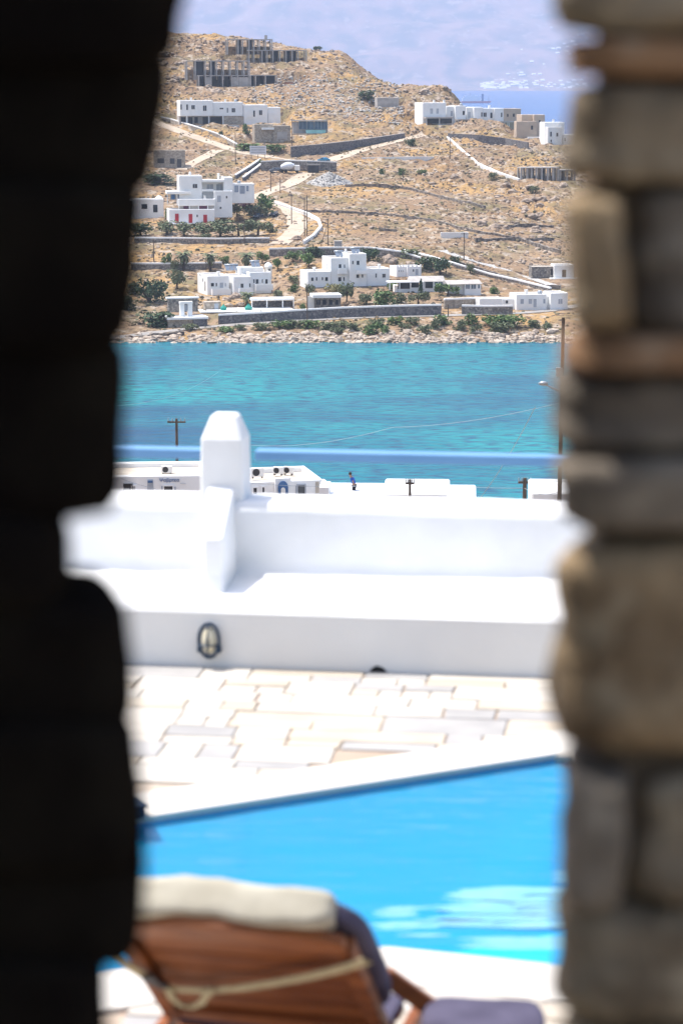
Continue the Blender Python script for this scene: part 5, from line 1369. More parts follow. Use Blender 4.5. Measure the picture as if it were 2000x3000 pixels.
# white pillar with chamfered head, and its buttress on the ledge
vp = v_back+0.06
PF = Frame('white_pillar', WF.world(WF.uw(650,1450,vp)[0], vp, hw-0.03), PROT, 'white plaster pillar with chamfered top and sloping buttress on the parapet', 'pillar')
a0, b0 = PF.uw(585,1330,0)[0], PF.uw(712,1330,0)[0]; t0, t1 = PF.uw(616,1210,0.05)[0], PF.uw(690,1210,0.05)[0]
zs = PF.uw(650,1290,0)[1]; zt = PF.uw(650,1212,0.1)[1]; dp = 0.27
V = []
for z, x0, x1, y0, y1 in ((-0.12,a0-.004,b0+.004,0,dp),(zs*0.5,a0,b0,0,dp),(zs,a0+.004,b0-.004,0.004,dp-.004),(zt,t0,t1,0.075,dp-0.075)):
    V += [(x0,y0,z),(x1,y0,z),(x1,y1,z),(x0,y1,z)]
Fc = [(k*4+i,k*4+(i+1)%4,k*4+4+(i+1)%4,k*4+4+i) for k in range(3) for i in range(4)]+[(3,2,1,0),(12,13,14,15)]
MB().add(V, Fc).build('shaft','plaster',PF.root,bevel=0.022,seg=3)
# buttress: wedge on the ledge in front, in the pillar's own frame
lz = WF.world(0,0,lw).z-PF.O.z
vf = WF.uv(622,1735,lw)[1]-vp                                    # front foot of the wedge on the ledge
f0, f1 = PF.uw(596,1650,vf)[0], PF.uw(654,1650,vf)[0]; zf = PF.uw(625,1577,vf)[1]
k0, k1 = PF.uw(606,1422,0)[0], PF.uw(686,1422,0)[0]; zk = PF.uw(645,1420,0)[1]
V = [(f0-.01,vf-.03,lz-0.03),(f1+.01,vf-.03,lz-0.03),(k1+.03,0.05,lz-.03),(k0-.02,0.05,lz-.03),(f0,vf,zf),(f1,vf,zf),(k1,0.02,zk),(k0,0.02,zk),(f0,vf,lz+0.1),(f1,vf,lz+.1)]
MB().add(V, [(3,2,1,0),(0,1,9,8),(8,9,5,4),(4,5,6,7),(1,2,6,5,9),(0,8,4,7,3),(2,3,7,6)]).build('buttress','plaster',PF.root,bevel=0.02,seg=3)

# blue beam rail
pm('blue_rail', (0.13, 0.29, 0.50), (0.115, 0.265, 0.465), 2, 0.42, spec=0.5)
vb = v_back+0.56
ra = WF.rect(1000, 1335, 1400, 1366, vb)
bu = MB(); zb0, zb1 = WF.uw(1200,1359,vb)[1], WF.uw(1200,1331,vb)[1]
root = empty('railing', WF.world(0,0,0), PROT)
upl = WF.uw(650,1330,vp)[0]
MB().box(-4.2,upl-0.10,vb,vb+0.13,zb0,zb1).build('rail','blue_rail',root,bevel=0.008)
MB().box(upl+0.10,4.2,vb,vb+0.13,zb0,zb1).build('rail','blue_rail',root,bevel=0.008)
tag(root, 'light blue painted beam rail running past the white pillar', 'railing')

# bulkhead lamp on the lower wall
pm('lamp_blue', (0.02, 0.05, 0.10), None, 4, 0.45, metallic=0.2); pm('lamp_glass', (0.72, 0.66, 0.50), (0.62, 0.56, 0.40), 20, 0.25, spec=0.5)
u, w = WF.uw(615, 1873, -0.02)
root = empty('bulkhead_lamp', WF.world(u, -0.012, w), PROT)
def oval(rx, rz, y, n=28): return [(rx*math.cos(2*math.pi*k/n), y, rz*math.sin(2*math.pi*k/n)) for k in range(n)]
a = oval(0.052,0.088,0.0); b_ = oval(0.052,0.088,-0.03); c = oval(0.040,0.076,-0.036)
n = len(a); MB().add(a+b_+c, [(i,(i+1)%n,n+(i+1)%n,n+i) for i in range(n)]+[(n+i,n+(i+1)%n,2*n+(i+1)%n,2*n+i) for i in range(n)]+[tuple(range(n-1,-1,-1))]).build('base','low_plaster',root)
m = MB()
for kk in range(8):
    t = kk/8*math.pi/2
    V = oval(0.038*math.cos(t)+0.0005,0.072*math.cos(t)+0.0005,-0.03-0.045*math.sin(t)); m.v += V
nn = 28; m.f += [(k*nn+i,k*nn+(i+1)%nn,(k+1)*nn+(i+1)%nn,(k+1)*nn+i) for k in range(7) for i in range(nn)]
m.build('glass','lamp_glass',root,smooth=True)
ring = oval(0.056,0.094,-0.035,24)+[oval(0.056,0.094,-0.035,24)[0]]
MB().path(ring,0.0085,8).build('guard_ring','lamp_blue',root)
MB().path([(0.0,-0.035,0.094),(0,-0.075,0.07),(0,-0.092,0),(0,-0.075,-0.07),(0,-0.035,-0.094)],0.005,6).build('guard_bar','lamp_blue',root)
MB().path([(-0.056,-0.035,-0.02),(-0.04,-0.075,-0.02),(0,-0.09,-0.02),(0.04,-0.075,-0.02),(0.056,-0.035,-0.02)],0.005,6).build('guard_bar','lamp_blue',root)
for s in (-1,1): MB().box(s*0.05-0.012,s*0.05+0.012,-0.045,0.0,-0.065,-0.035).build('lug','lamp_blue',root)
tag(root, 'oval bulkhead lamp with dark blue guard on the low white wall', 'lamp')

# ------------------------------------------------------------------ pool and paving
def gp(px, py, z=GZ): p = on_z(px, py, z); return (p.x, p.y)
pool = [gp(1669,2206), gp(1722,2842), gp(1640,2834), gp(1400,2808), gp(1150,2781), gp(950,2775), gp(700,2790), gp(400,2840), gp(0,2900), gp(-500,2700), gp(405,2401)]
pool = [Vector(p) for p in pool]
def inside(p, poly):
    c = False; n = len(poly)
    for i in range(n):
        a, b = poly[i], poly[(i+1)%n]
        if (a.y > p.y) != (b.y > p.y) and p.x < (b.x-a.x)*(p.y-a.y)/(b.y-a.y)+a.x: c = not c
    return c
def dist_poly(p, poly):
    best = 1e9; n = len(poly)
    for i in range(n):
        a, b = poly[i], poly[(i+1)%n]; ab = b-a; t = max(0, min(1, (p-a).dot(ab)/ab.length_squared)); best = min(best, (p-(a+ab*t)).length)
    return best
def poly_with_hole(outer, hole, z):
    O = [Vector((x,y,0)) for x,y in outer]; H = [Vector((p.x,p.y,0)) for p in hole]
    tri = tessellate_polygon([O, H]); pts = O+H
    return MB().add([(p.x,p.y,z) for p in pts], [tuple(t) for t in tri])
outer = [(-6,4.0),(6,4.0),(6,12.0),(3.5,13.2),(-3.5,13.6),(-6,13.6)]
pat = poly_with_hole(outer, pool, GZ-0.012).build('patio', 'grout')
tag(pat, 'terrace paved with pale irregular flagstones', 'patio', kind='structure')
# coping band round the pool
def offset_poly(poly, d):
    out = []; n = len(poly); ar = sum(poly[i].x*poly[(i+1)%n].y-poly[(i+1)%n].x*poly[i].y for i in range(n)); sg = 1 if ar > 0 else -1
    for i in range(n):
        a, b, c = poly[i-1], poly[i], poly[(i+1)%n]
        n1 = Vector(((b-a).y, -(b-a).x)).normalized()*sg; n2 = Vector(((c-b).y, -(c-b).x)).normalized()*sg
        m = (n1+n2).normalized(); out.append(b+m*(d/max(0.35, m.dot(n1))))
    return out
cop_o = offset_poly(pool, 0.33)
n = len(pool)
for nm, z0, z1, mt in (('coping', GZ-0.016, GZ+0.008, 'coping'),):
    m = MB(); V = [(p.x,p.y,z1) for p in pool]+[(p.x,p.y,z1) for p in cop_o]+[(p.x,p.y,z0) for p in pool]+[(p.x,p.y,z0) for p in cop_o]
    Fc = [(i,(i+1)%n,n+(i+1)%n,n+i) for i in range(n)]+[(2*n+i,2*n+(i+1)%n,(i+1)%n,i) for i in range(n)]+[(n+i,n+(i+1)%n,3*n+(i+1)%n,3*n+i) for i in range(n)]
    m.add(V, Fc); cp = m.build('pool_coping','coping',pat)
# basin
PT = Vector((0,0))
pin = [p.copy() for p in pool]; _e = (pool[0]-pool[10]).normalized(); _in = Vector((_e.y, -_e.x))*0.62      # only the far side slopes
if not inside((pool[0]+pool[10])/2+_in*0.5, pool): _in = -_in
for _k in (0, 9, 10): pin[_k] = pin[_k]+_in
tri = tessellate_polygon([[Vector((p.x,p.y,0)) for p in pool]])
m = MB(); V = [(p.x,p.y,GZ-0.02) for p in pool]+[(p.x,p.y,GZ-0.026) for p in pool]+[(p.x,p.y,GZ-0.60) for p in pin]
m.add(V, [(k*n+i,k*n+(i+1)%n,(k+1)*n+(i+1)%n,(k+1)*n+i) for k in range(2) for i in range(n)])
basin = empty('swimming_pool', (0,0,0)); m.build('basin_side','pool_paint',basin)
MB().add([(p.x,p.y,GZ-0.598) for p in pin], [tuple(t) for t in tri]).build('basin_floor','pool_paint',basin)
tag(basin, 'swimming pool with bright blue painted basin and rippled water', 'pool')
wm = bpy.data.materials.new('pool_water'); wm.use_nodes = True; nt = wm.node_tree; N = nt.nodes; Lk = nt.links
N.remove(N['Principled BSDF']); out = [q for q in N if q.type == 'OUTPUT_MATERIAL'][0]
tr = N.new('ShaderNodeBsdfTransparent'); tr.inputs['Color'].default_value = (0.84, 0.985, 1.0, 1)
gl = N.new('ShaderNodeBsdfGlossy'); gl.inputs['Roughness'].default_value = 0.03
fr = N.new('ShaderNodeFresnel'); fr.inputs['IOR'].default_value = 1.33
mx = N.new('ShaderNodeMixShader'); Lk.new(fr.outputs[0], mx.inputs[0]); Lk.new(tr.outputs[0], mx.inputs[1]); Lk.new(gl.outputs[0], mx.inputs[2]); Lk.new(mx.outputs[0], out.inputs['Surface'])
tc = N.new('ShaderNodeNewGeometry'); mp_ = N.new('ShaderNodeMapping'); mp_.inputs['Scale'].default_value = (0.9, 3.2, 1); mp_.inputs['Rotation'].default_value = (0,0,R(4))
Lk.new(tc.outputs['Position'], mp_.inputs[0])
n1 = N.new('ShaderNodeTexNoise'); n1.inputs['Scale'].default_value = 2.2; n1.inputs['Detail'].default_value = 3; Lk.new(mp_.outputs[0], n1.inputs['Vector'])
bp = N.new('ShaderNodeBump'); bp.inputs['Strength'].default_value = 1.0; bp.inputs['Distance'].default_value = 0.012
Lk.new(n1.outputs['Fac'], bp.inputs['Height']); Lk.new(bp.outputs[0], gl.inputs['Normal']); Lk.new(bp.outputs[0], fr.inputs['Normal'])
MATS['pool_water'] = wm
wt = MB().add([(p.x,p.y,GZ-0.019) for p in pool], [tuple(t) for t in tri]).build('water_surface','pool_water',basin)
if wt.data.polygons[0].normal.z < 0: wt.data.flip_normals()
# pale streaks under the surface paint the ripple glints at the right end
pm('pool_glint', (0.34, 0.55, 0.70), (0.26, 0.52, 0.70), 6, 0.5)
def wet(pts, z):
    P = [gp(x, y, z) for x, y in pts]; pl3 = [Vector((a, b, 0)) for a, b in P]
    t_ = tessellate_polygon([pl3]); return [(a, b, z) for a, b in P], [tuple(q) for q in t_]
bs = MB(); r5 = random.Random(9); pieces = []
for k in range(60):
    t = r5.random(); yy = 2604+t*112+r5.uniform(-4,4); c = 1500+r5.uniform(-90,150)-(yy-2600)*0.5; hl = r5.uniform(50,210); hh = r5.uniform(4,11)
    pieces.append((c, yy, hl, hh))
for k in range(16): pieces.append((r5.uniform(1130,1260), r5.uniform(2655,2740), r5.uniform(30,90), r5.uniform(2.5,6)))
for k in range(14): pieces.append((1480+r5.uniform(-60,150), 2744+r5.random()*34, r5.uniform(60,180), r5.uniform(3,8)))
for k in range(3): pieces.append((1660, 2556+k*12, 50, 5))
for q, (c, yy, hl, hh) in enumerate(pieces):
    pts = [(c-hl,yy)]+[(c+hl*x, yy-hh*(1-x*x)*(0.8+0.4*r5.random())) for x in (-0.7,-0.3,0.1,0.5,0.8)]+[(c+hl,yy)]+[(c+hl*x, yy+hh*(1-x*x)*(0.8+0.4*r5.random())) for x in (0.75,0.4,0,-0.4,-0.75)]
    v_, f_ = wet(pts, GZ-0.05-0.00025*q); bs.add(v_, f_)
bs.build('glint_streaks', 'pool_glint', basin)
# flagstones: irregular rows parallel to the parapet, each stone its own piece
r3 = random.Random(12)
v = -0.004; rows = 0; ntile = 0
TM = ['flag_white']*10+['flag_cream']*4+['flag_grey']*4+['flag_tan']*2
mcache = {}
def tile(u0, u1, v0, v1, mt):
    global ntile
    cs = [WF.world(u, q, 0) for u, q in ((u0,v0),(u1,v0),(u1,v1),(u0,v1))]
    c2 = [Vector((p.x,p.y)) for p in cs]
    ctr = (c2[0]+c2[2])/2
    if any(inside(p, pool) or dist_poly(p, pool) < 0.06 for p in c2): return
    if inside(ctr, pool): return
    if ctr.y < 5.6 or abs(ctr.x) > 2.6: return
    g = 0.0055; h = r3.uniform(-0.002, 0.003)
    j = [r3.uniform(-0.005,0.005) for _ in range(8)]
    w, d = (u1-u0)/2-g, (v1-v0)/2-g
    P = [(-w+j[0],-d+j[1]),(w+j[2],-d+j[3]),(w+j[4],d+j[5]),(-w+j[6],d+j[7])]
    e = 0.006
    V = [(x,y,-0.03) for x,y in P]+[(x,y,h-0.003) for x,y in P]+[(x*(1-e/w),y*(1-e/d),h) for x,y in P]
    o = MB().add(V, [(i,(i+1)%4,4+(i+1)%4,4+i) for i in range(4)]+[(4+i,4+(i+1)%4,8+(i+1)%4,8+i) for i in range(4)]+[(8,9,10,11)]).build('flagstone', mt, pat)
    o.location = WF.world((u0+u1)/2, (v0+v1)/2, 0); o.rotation_euler = (0,0,PROT)
    ntile += 1
while v > -7.4:
    d = r3.choice([0.13,0.18,0.22,0.26,0.3]); u = -2.6-r3.random()*0.4
    while u < 2.6:
        wdt = r3.choice([0.18,0.26,0.34,0.45,0.6,0.75])
        if d > 0.2 and r3.random() < 0.35:
            s = d*r3.uniform(0.4,0.6); tile(u,u+wdt,v-s,v,r3.choice(TM)); tile(u,u+wdt*0.55,v-d,v-s,r3.choice(TM)); tile(u+wdt*0.55,u+wdt,v-d,v-s,r3.choice(TM))
        else: tile(u,u+wdt,v-d,v,r3.choice(TM))
        u += wdt
    v -= d
print('tiles', ntile)
# small dark blue box at the pool edge by the left stones
q = on_z(405, 2398, GZ); root = empty('skimmer_box', (q.x-0.03, q.y+0.02, GZ), R(25))
MB().box(-0.09,0.05,-0.05,0.07,0.0,0.05).build('box','lamp_blue',root,bevel=0.01); MB().box(-0.10,0.06,-0.06,0.08,0.051,0.062).build('lid','lamp_blue',root,bevel=0.004)
tag(root, 'small dark blue box on the pool coping at the left stones', 'box')

# ------------------------------------------------------------------ wooden lounger
pm('teak', (0.27, 0.088, 0.026), (0.16, 0.046, 0.015), 3, 0.5, 0.001, 60, stretch=(1,1,9), spec=0.2, coord='obj')
pm('teak_light', (0.30, 0.10, 0.028), (0.20, 0.062, 0.018), 3, 0.42, 0.001, 60, stretch=(2,1,12), spec=0.3, coord='obj')
pm('cream_cloth', (0.50, 0.465, 0.375), (0.42, 0.385, 0.305), 9, 0.9, 0.004, 22)
pm('purple_cloth', (0.085, 0.076, 0.12), (0.06, 0.053, 0.088), 8, 0.9, 0.003, 40)
pm('webbing', (0.50, 0.43, 0.28), (0.42, 0.36, 0.22), 40, 0.9, 0.001, 200)
pm('buckle', (0.02, 0.025, 0.035), None, 10, 0.4)
HT = 0.80                                        # height of the back's top rail
rl, rr = on_z(345, 2684, GZ+HT), on_z(1000, 2738, GZ+HT)
LROT = math.atan2(rr.y-rl.y, rr.x-rl.x); W2 = (rr-rl).length/2
cen = (rl+rr)/2
LF = Frame('sun_lounger', (cen.x, cen.y, GZ), LROT, 'wooden reclining lounger with cream head cushion seen from behind', 'sun lounger')
print('lounger', W2*2, math.degrees(LROT), cen)
rec = Vector((0, 0.50, -0.46)).normalized()      # down the back, towards the seat
nrm = Vector((0, -rec.z, rec.y))                  # facing front-up (away from us)
if nrm.y < 0: nrm = -nrm
top = Vector((0, 0, HT)); LEN = 0.66
def bp_(x, s, t): return Vector((x,0,0))+top+rec*s+nrm*t       # point on the back: across, down, through
def board(x0, x1, s0, s1, t0, t1, mat, name, parent, archh=0.0, nseg=14, bev=0.006):
    V = []; Fc = []
    for k in range(nseg+1):
        x = x0+(x1-x0)*k/nseg; a = archh*(1-((x-(x0+x1)/2)/((x1-x0)/2))**2)
        for s, t in ((s0-a,t0),(s0-a,t1),(s1-a*0.55,t1),(s1-a*0.55,t0)): V.append(bp_(x,s,t))
    for k in range(nseg):
        for i in range(4): Fc.append((k*4+i,k*4+(i+1)%4,k*4+4+(i+1)%4,k*4+4+i))
    Fc += [(0,1,2,3),(nseg*4+3,nseg*4+2,nseg*4+1,nseg*4)]
    return MB().add(V, Fc).build(name, mat, parent, bevel=bev)
board(-W2-0.01, W2+0.01, -0.005, 0.085, -0.035, 0.0, 'teak_light', 'top_rail', LF.root, 0.055)
for k in range(5): board(-W2+0.03, W2-0.03, 0.112+k*0.108, 0.212+k*0.108, -0.008, 0.012, 'teak', 'slat', LF.root, 0.03 if k == 0 else 0.01)
for s in (-1,1):
    board(s*W2-0.025, s*W2+0.025, 0.05, LEN+0.06, -0.03, 0.02, 'teak', 'stile', LF.root, 0, 2)
board(-W2+0.03, W2-0.03, LEN-0.02, LEN+0.05, -0.028, 0.008, 'teak', 'bottom_rail', LF.root)
# cushion on the front of the back, and the fat cream head roll slung over the top
def pad_mesh(name, x0, x1, s0, s1, t0, t1, mat, parent, tuft=0.0, seed=0.0, nx_=26, ns=12):
    bm = bmesh.new(); bmesh.ops.create_cube(bm, size=2.0); bmesh.ops.subdivide_edges(bm, edges=bm.edges, cuts=11, use_grid_fill=True)
    for vv in bm.verts:
        p = vv.co.copy(); e = 5.0; nn_ = (abs(p.x)**9+abs(p.y)**e+abs(p.z)**e)**(1/6.0) if p.length else 1
        p = p/max(nn_, 1e-6)
        x = (x0+x1)/2+p.x*(x1-x0)/2; s = (s0+s1)/2+p.y*(s1-s0)/2; t = (t0+t1)/2+p.z*(t1-t0)/2
        t += tuft*(mnoise.noise((x*7,s*9,seed))+0.6*math.cos(x*19+seed)+0.5*mnoise.noise((x*30,s*6,seed))); s += tuft*0.7*mnoise.noise((x*11,t*9,seed+5))
        vv.co = bp_(x,s,t)
    me = bpy.data.meshes.new(name); bm.to_mesh(me); bm.free(); me.materials.append(MATS[mat])
    for q in me.polygons: q.use_smooth = True
    o = bpy.data.objects.new(name, me); col.objects.link(o); o.parent = parent; return o
pad_mesh('back_cushion', -W2-0.02, W2+0.055, -0.03, LEN, 0.020, 0.10, 'purple_cloth', LF.root, 0.006, 2.0)
pad_mesh('head_cushion', -W2-0.03, W2-0.02, -0.085, 0.045, -0.012, 0.105, 'cream_cloth', LF.root, 0.010, 1.0)
# webbing strap across the back with black buckle and a hanging loop
def ribbon(pts, w, mat, name, parent, th=0.003):
    V = []; Fc = []
    for k, p in enumerate(pts):
        d = (pts[min(k+1,len(pts)-1)]-pts[max(k-1,0)]).normalized(); s = d.cross(nrm).normalized()*(w/2)
        for q in (p-s-nrm*th, p+s-nrm*th, p+s+nrm*th, p-s+nrm*th): V.append(q)
    for k in range(len(pts)-1):
        for i in range(4): Fc.append((k*4+i,k*4+(i+1)%4,k*4+4+(i+1)%4,k*4+4+i))
    return MB().add(V, Fc).build(name, mat, parent)
def bpt(px, py, t=-0.05):          # measured point on the plane of the back
    d = ray(px, py); o = LF.world(0,0,HT)+LF.n*(nrm.y*t)+Vector((0,0,nrm.z*t)); nw = LF.n*nrm.y+Vector((0,0,nrm.z))
    p = CAM+d*((o-CAM).dot(nw)/d.dot(nw))-LF.O
    return Vector((p.dot(LF.u), p.dot(LF.n), p.z))
st = ribbon([bpt(x,y) for x,y in ((335,2805),(400,2845),(455,2880),(520,2898),(600,2902),(700,2895),(800,2880),(900,2862),(1000,2838),(1075,2815))], 0.036, 'webbing', 'strap', LF.root)
ribbon([bpt(x,y,-0.056) for x,y in ((432,2858),(450,2876),(474,2888),(484,2892))], 0.044, 'buckle', 'buckle', st, 0.006)
ribbon([bpt(x,y,-0.060) for x,y in ((490,2895),(505,2925),(530,2945),(560,2950),(590,2940),(605,2915),(625,2898))], 0.022, 'webbing', 'strap_loop', st)
# frame: side rails, legs, seat with purple pad
zs_ = 0.27
for s in (-1,1):
    x = s*(W2+0.045)
    MB().box(x-0.018,x+0.018,0.30,0.92,zs_-0.07,zs_).build('side_rail','teak',LF.root,bevel=0.006)
    for y in (0.36,0.86): MB().box(x-0.02,x+0.02,y-0.03,y+0.03,0.0,zs_-0.071).build('leg','teak',LF.root,bevel=0.006)
for k in range(3): MB().box(-W2,W2,0.52+k*0.13,0.60+k*0.13,zs_-0.03,zs_-0.01).build('seat_slat','teak',LF.root)
# low seat pad so that the pool stays visible beyond
MB().box(-W2,W2,0.55,0.88,zs_-0.008,zs_+0.02).build('seat_mat','purple_cloth',LF.root,bevel=0.01)
# raised armrest prop on the right
q1 = LF.root; a1 = bpt(1140,2868,0.05); 
pa = on_z(1150,2872,GZ+0.46)-LF.O; pb = on_z(1345,3010,GZ+0.30)-LF.O
A = Vector((pa.dot(LF.u),pa.dot(LF.n),pa.z)); B = Vector((pb.dot(LF.u),pb.dot(LF.n),pb.z))
dd = (B-A).normalized(); sd_ = dd.cross(Vector((0,0,1))).normalized()*0.02; upv = sd_.cross(dd).normalized()*0.028
V = [p+a*sd_+c*upv for p in (A-dd*0.03,B+dd*0.25) for a,c in ((-1,-1),(1,-1),(1,1),(-1,1))]
MB().add(V, [(0,1,2,3),(7,6,5,4)]+[(i,4+i,4+(i+1)%4,(i+1)%4) for i in range(4)]).build('arm_prop','teak_light',LF.root,bevel=0.006)

# footstool with purple pad on the right
fa, fb = on_z(1240,2925,GZ+0.40), on_z(1592,2925,GZ+0.40)
SF = Frame('footstool', ((fa.x+fb.x)/2, fa.y, GZ), R(-4), 'low wooden footstool with purple pad right of the lounger', 'footstool')
hw_ = (fb.x-fa.x)/2
bm = bmesh.new(); bmesh.ops.create_cube(bm, size=2.0); bmesh.ops.subdivide_edges(bm, edges=bm.edges, cuts=9, use_grid_fill=True)
for vv in bm.verts:
    p = vv.co; nn_ = (abs(p.x)**7+abs(p.y)**5+abs(p.z)**5)**(1/6.0); p = p/nn_
    vv.co = Vector((p.x*hw_*1.02, -0.20+p.y*0.235, 0.345+p.z*0.06+0.006*mnoise.noise((p.x*4,p.y*4,3))))
me = bpy.data.meshes.new('cushion'); bm.to_mesh(me); bm.free(); me.materials.append(MATS['purple_cloth'])
for q in me.polygons: q.use_smooth = True
o = bpy.data.objects.new('cushion', me); col.objects.link(o); o.parent = SF.root
for s in (-1,1):
    MB().box(s*hw_-0.02,s*hw_+0.02,-0.42,0.04,0.22,0.285).build('side_rail','teak',SF.root,bevel=0.005)
    for y in (-0.38,0.0): MB().box(s*hw_-0.02,s*hw_+0.02,y-0.02,y+0.02,0.0,0.219).build('leg','teak',SF.root,bevel=0.004)
for y in (-0.38,-0.26,-0.14,-0.02): MB().box(-hw_+0.021,hw_-0.021,y-0.035,y+0.035,0.255,0.275).build('slat','teak',SF.root)

# ================================================================== STONE WALL AND ADDED LIGHT-SHAPING SHELL AROUND THE CAMERA
pm('stone_brown', (0.36, 0.258, 0.15), (0.19, 0.13, 0.075), 9, 0.9, 0.02, 22, c3=(0.38, 0.30, 0.195), s3=14)
pm('stone_grey', (0.33, 0.26, 0.175), (0.18, 0.138, 0.092), 9, 0.9, 0.02, 22, c3=(0.37, 0.30, 0.205), s3=15)
pm('stone_rust', (0.38, 0.215, 0.11), (0.23, 0.13, 0.07), 5, 0.9, 0.012, 22, c3=(0.45, 0.33, 0.22), s3=12)
pm('stone_dark', (0.25, 0.205, 0.155), (0.12, 0.098, 0.076), 9, 0.9, 0.012, 22, c3=(0.31, 0.26, 0.195), s3=13)
pm('stone_shaded', (0.016, 0.013, 0.010), (0.010, 0.008, 0.007), 9, 0.95, 0.01, 22, spec=0.0)  # near-black albedo puts the left wall's shade into the colour
pm('mortar', (0.15, 0.115, 0.08), (0.10, 0.078, 0.055), 12, 0.95, 0.01, 30)
pm('bounce_floor', (0.46, 0.385, 0.30), (0.38, 0.315, 0.24), 3, 0.9)
pm('shade_shell', (0.10, 0.09, 0.08), (0.07, 0.065, 0.06), 3, 0.95)
def stone(parent, x0, x1, y0, y1, z0, z1, mat, seed, xt=None, side=1, k=6.0, amp=0.10, splay=0.0):
    """rounded rubble block; xt = shift of its visible edge at the top relative to the bottom"""
    bm = bmesh.new(); bmesh.ops.create_cube(bm, size=2.0); bmesh.ops.subdivide_edges(bm, edges=bm.edges, cuts=7, use_grid_fill=True)
    c = Vector(((x0+x1)/2,(y0+y1)/2,(z0+z1)/2)); h = Vector(((x1-x0)/2,(y1-y0)/2,(z1-z0)/2)); mn = min(h)
    for vv in bm.verts:
        p = vv.co.copy(); nn_ = (abs(p.x)**k+abs(p.y)**k+abs(p.z)**k)**(1/k); p = p/nn_
        d = mnoise.noise(p*1.6+Vector((seed*3.1,seed,0)))*amp*mn+mnoise.noise(p*4.5+Vector((0,seed*2.3,seed)))*amp*0.35*mn
        q = Vector((p.x*h.x, p.y*h.y, p.z*h.z))+p.normalized()*d
        if xt: q.x += xt*(q.z/h.z)*0.5
        if splay: q.x -= splay*max(0, q.y+h.y*0.55)
        vv.co = q
    me = bpy.data.meshes.new('stone'); bm.to_mesh(me); bm.free(); me.materials.append(MATS[mat])
    for q in me.polygons: q.use_smooth = True
    o = bpy.data.objects.new('stone', me); col.objects.link(o); o.parent = parent; o.location = c
    return o
def zpx(py, Y): return at_y(1000, py, Y).z
def xpx(px, Y): return (px-1000)/FPX*Y*math.sqrt(1+0) / 1.0
YL0, YL1 = 2.20, 2.40
root = empty('stone_jamb', (0,0,0)); tag(root, 'dark unlit stone wall on the left of the gap', 'stone wall')
LST = [(-560,-180,570,550),(-175,165,548,482),(170,560,486,412),(565,1010,414,350),(1014,1508,346,330),(1514,1796,190,190),(1802,2130,345,372),(2134,2540,382,402),(2544,2826,408,384),(2832,3060,285,295),(3066,3500,300,330)]
def xat(px, py, Y): return at_y(px, py, Y).x
for i, (ya, yb, ea, eb) in enumerate(LST):
    xa, xb = xat(ea+34, ya, YL0+0.05), xat(eb+34, yb, YL0+0.05)
    stone(root, -0.62+0.05*(i%3), (xa+xb)/2, YL0-0.02*(i%2), YL1, zpx(yb,YL0)-0.012, zpx(ya,YL0)+0.012, 'stone_shaded', i+1.0, xt=(xa-xb), k=10.0 if i != 5 else 4.0, amp=0.05, splay=0.22)
xcore = xat(150, 1600, YL0)-0.02
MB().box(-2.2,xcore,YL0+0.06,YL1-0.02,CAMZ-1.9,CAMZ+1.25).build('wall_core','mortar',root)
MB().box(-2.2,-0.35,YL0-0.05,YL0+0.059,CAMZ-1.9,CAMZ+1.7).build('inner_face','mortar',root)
root = empty('stone_pier', (0,0,0)); tag(root, 'brown grey rubble stone pier on the right of the gap', 'stone wall')
RST = [(-420,100,1618,1622,'stone_grey'),(103,228,1676,1684,'stone_rust'),(232,560,1688,1664,'stone_grey'),(562,966,1662,1694,'stone_brown'),(974,1092,1690,1650,'stone_rust'),(1098,1330,1642,1640,'stone_dark'),
       (1333,1545,1640,1656,'stone_dark'),(1592,2198,1648,1640,'stone_brown'),(2240,2660,1676,1654,'stone_dark'),(2664,3030,1654,1650,'stone_grey'),(3034,3500,1655,1660,'stone_brown')]
r4 = random.Random(4)
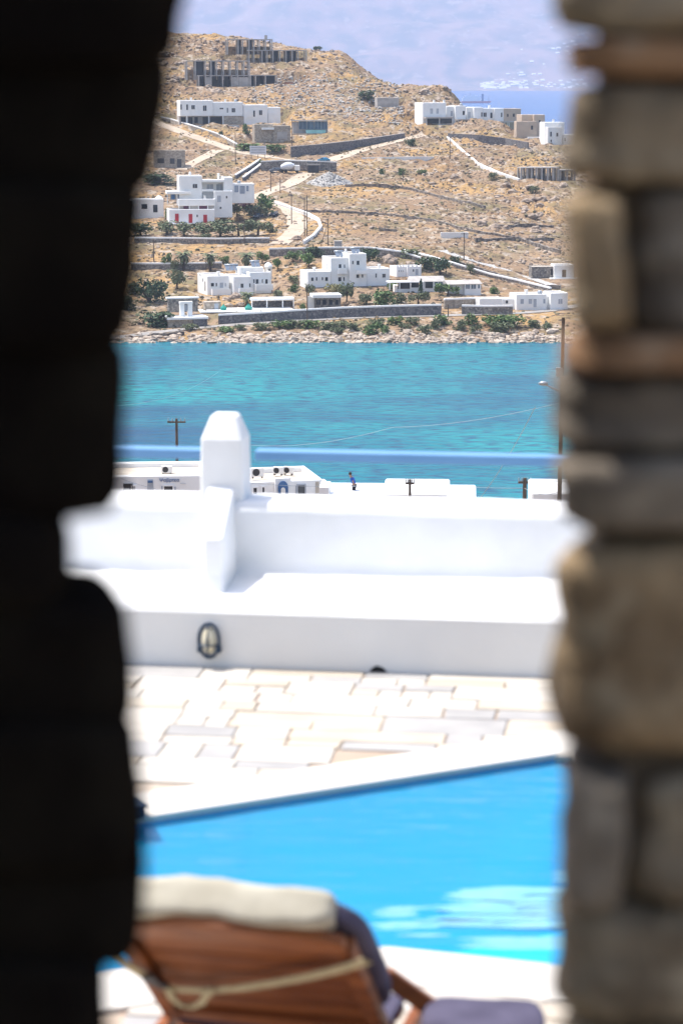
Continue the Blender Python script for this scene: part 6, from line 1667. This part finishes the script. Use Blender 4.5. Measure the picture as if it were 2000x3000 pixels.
YF = 2.40                                         # the pier shows its flat face to us
for i, (ya, yb, ea, eb, mt) in enumerate(RST):
    xa, xb = xat(ea-12, ya, YF+0.03), xat(eb-12, yb, YF+0.03); x0 = (xa+xb)/2
    za, zb = zpx(ya, YF+0.03)-0.002, zpx(yb, YF+0.03)+0.002
    xr = 0.66; f = r4.uniform(-0.02, 0.02)
    if i in (3, 8):                     # courses of two stones
        xs_ = xat(r4.choice([1850, 1900, 1930]), (ya+yb)/2, YF)
        stone(root, x0, xs_-0.004, YF+f, 2.85, zb, za, mt, i+20.0, xt=(xa-xb), k=12.0, amp=0.24, splay=-0.30)
        stone(root, xs_+0.004, xr, YF-f, 2.85, zb+r4.uniform(-0.01,0.01), za+r4.uniform(-0.01,0.01), RST[(i+3) % len(RST)][4], i+60.0, k=12.0, amp=0.24, splay=-0.30)
    else:
        stone(root, x0, xr, YF+f, 2.85, zb, za, mt, i+20.0, xt=(xa-xb), k=12.0, amp=0.22, splay=-0.30)
MB().box(0.272,2.2,YF+0.055,2.60,CAMZ-1.9,CAMZ+1.7).build('wall_core','mortar',root)
MB().box(0.60,2.2,YF+0.01,YF+0.054,CAMZ-1.9,CAMZ+1.7).build('inner_face','mortar',root)

# unseen shell added round the camera: shades the left wall, lights the pier
room = MB()
sh = MB().box(-2.4,9.0,-9.0,2.9,CAMZ-2.2,CAMZ-1.9).build('floor','bounce_floor'); tag(sh, 'pale floor added out of view to bounce light onto the right pier', 'floor', kind='structure')
rf = MB().box(-2.4,-0.8,-3.0,3.26,CAMZ+1.7,CAMZ+1.95).build('shade_slab','shade_shell'); tag(rf, 'ceiling added out of view to keep the left stones dark', 'shade_slab', kind='structure')
for nm, a in (('shade_wall_back',(-2.4,-0.8,-3.2,-3.0)),('shade_wall_left',(-2.4,-2.2,-3.0,2.8))):
    tag(MB().box(a[0],a[1],a[2],a[3],CAMZ-1.9,CAMZ+1.7).build(nm,'shade_shell'), 'dark wall added out of view to keep light off the left stones', 'wall', kind='structure')
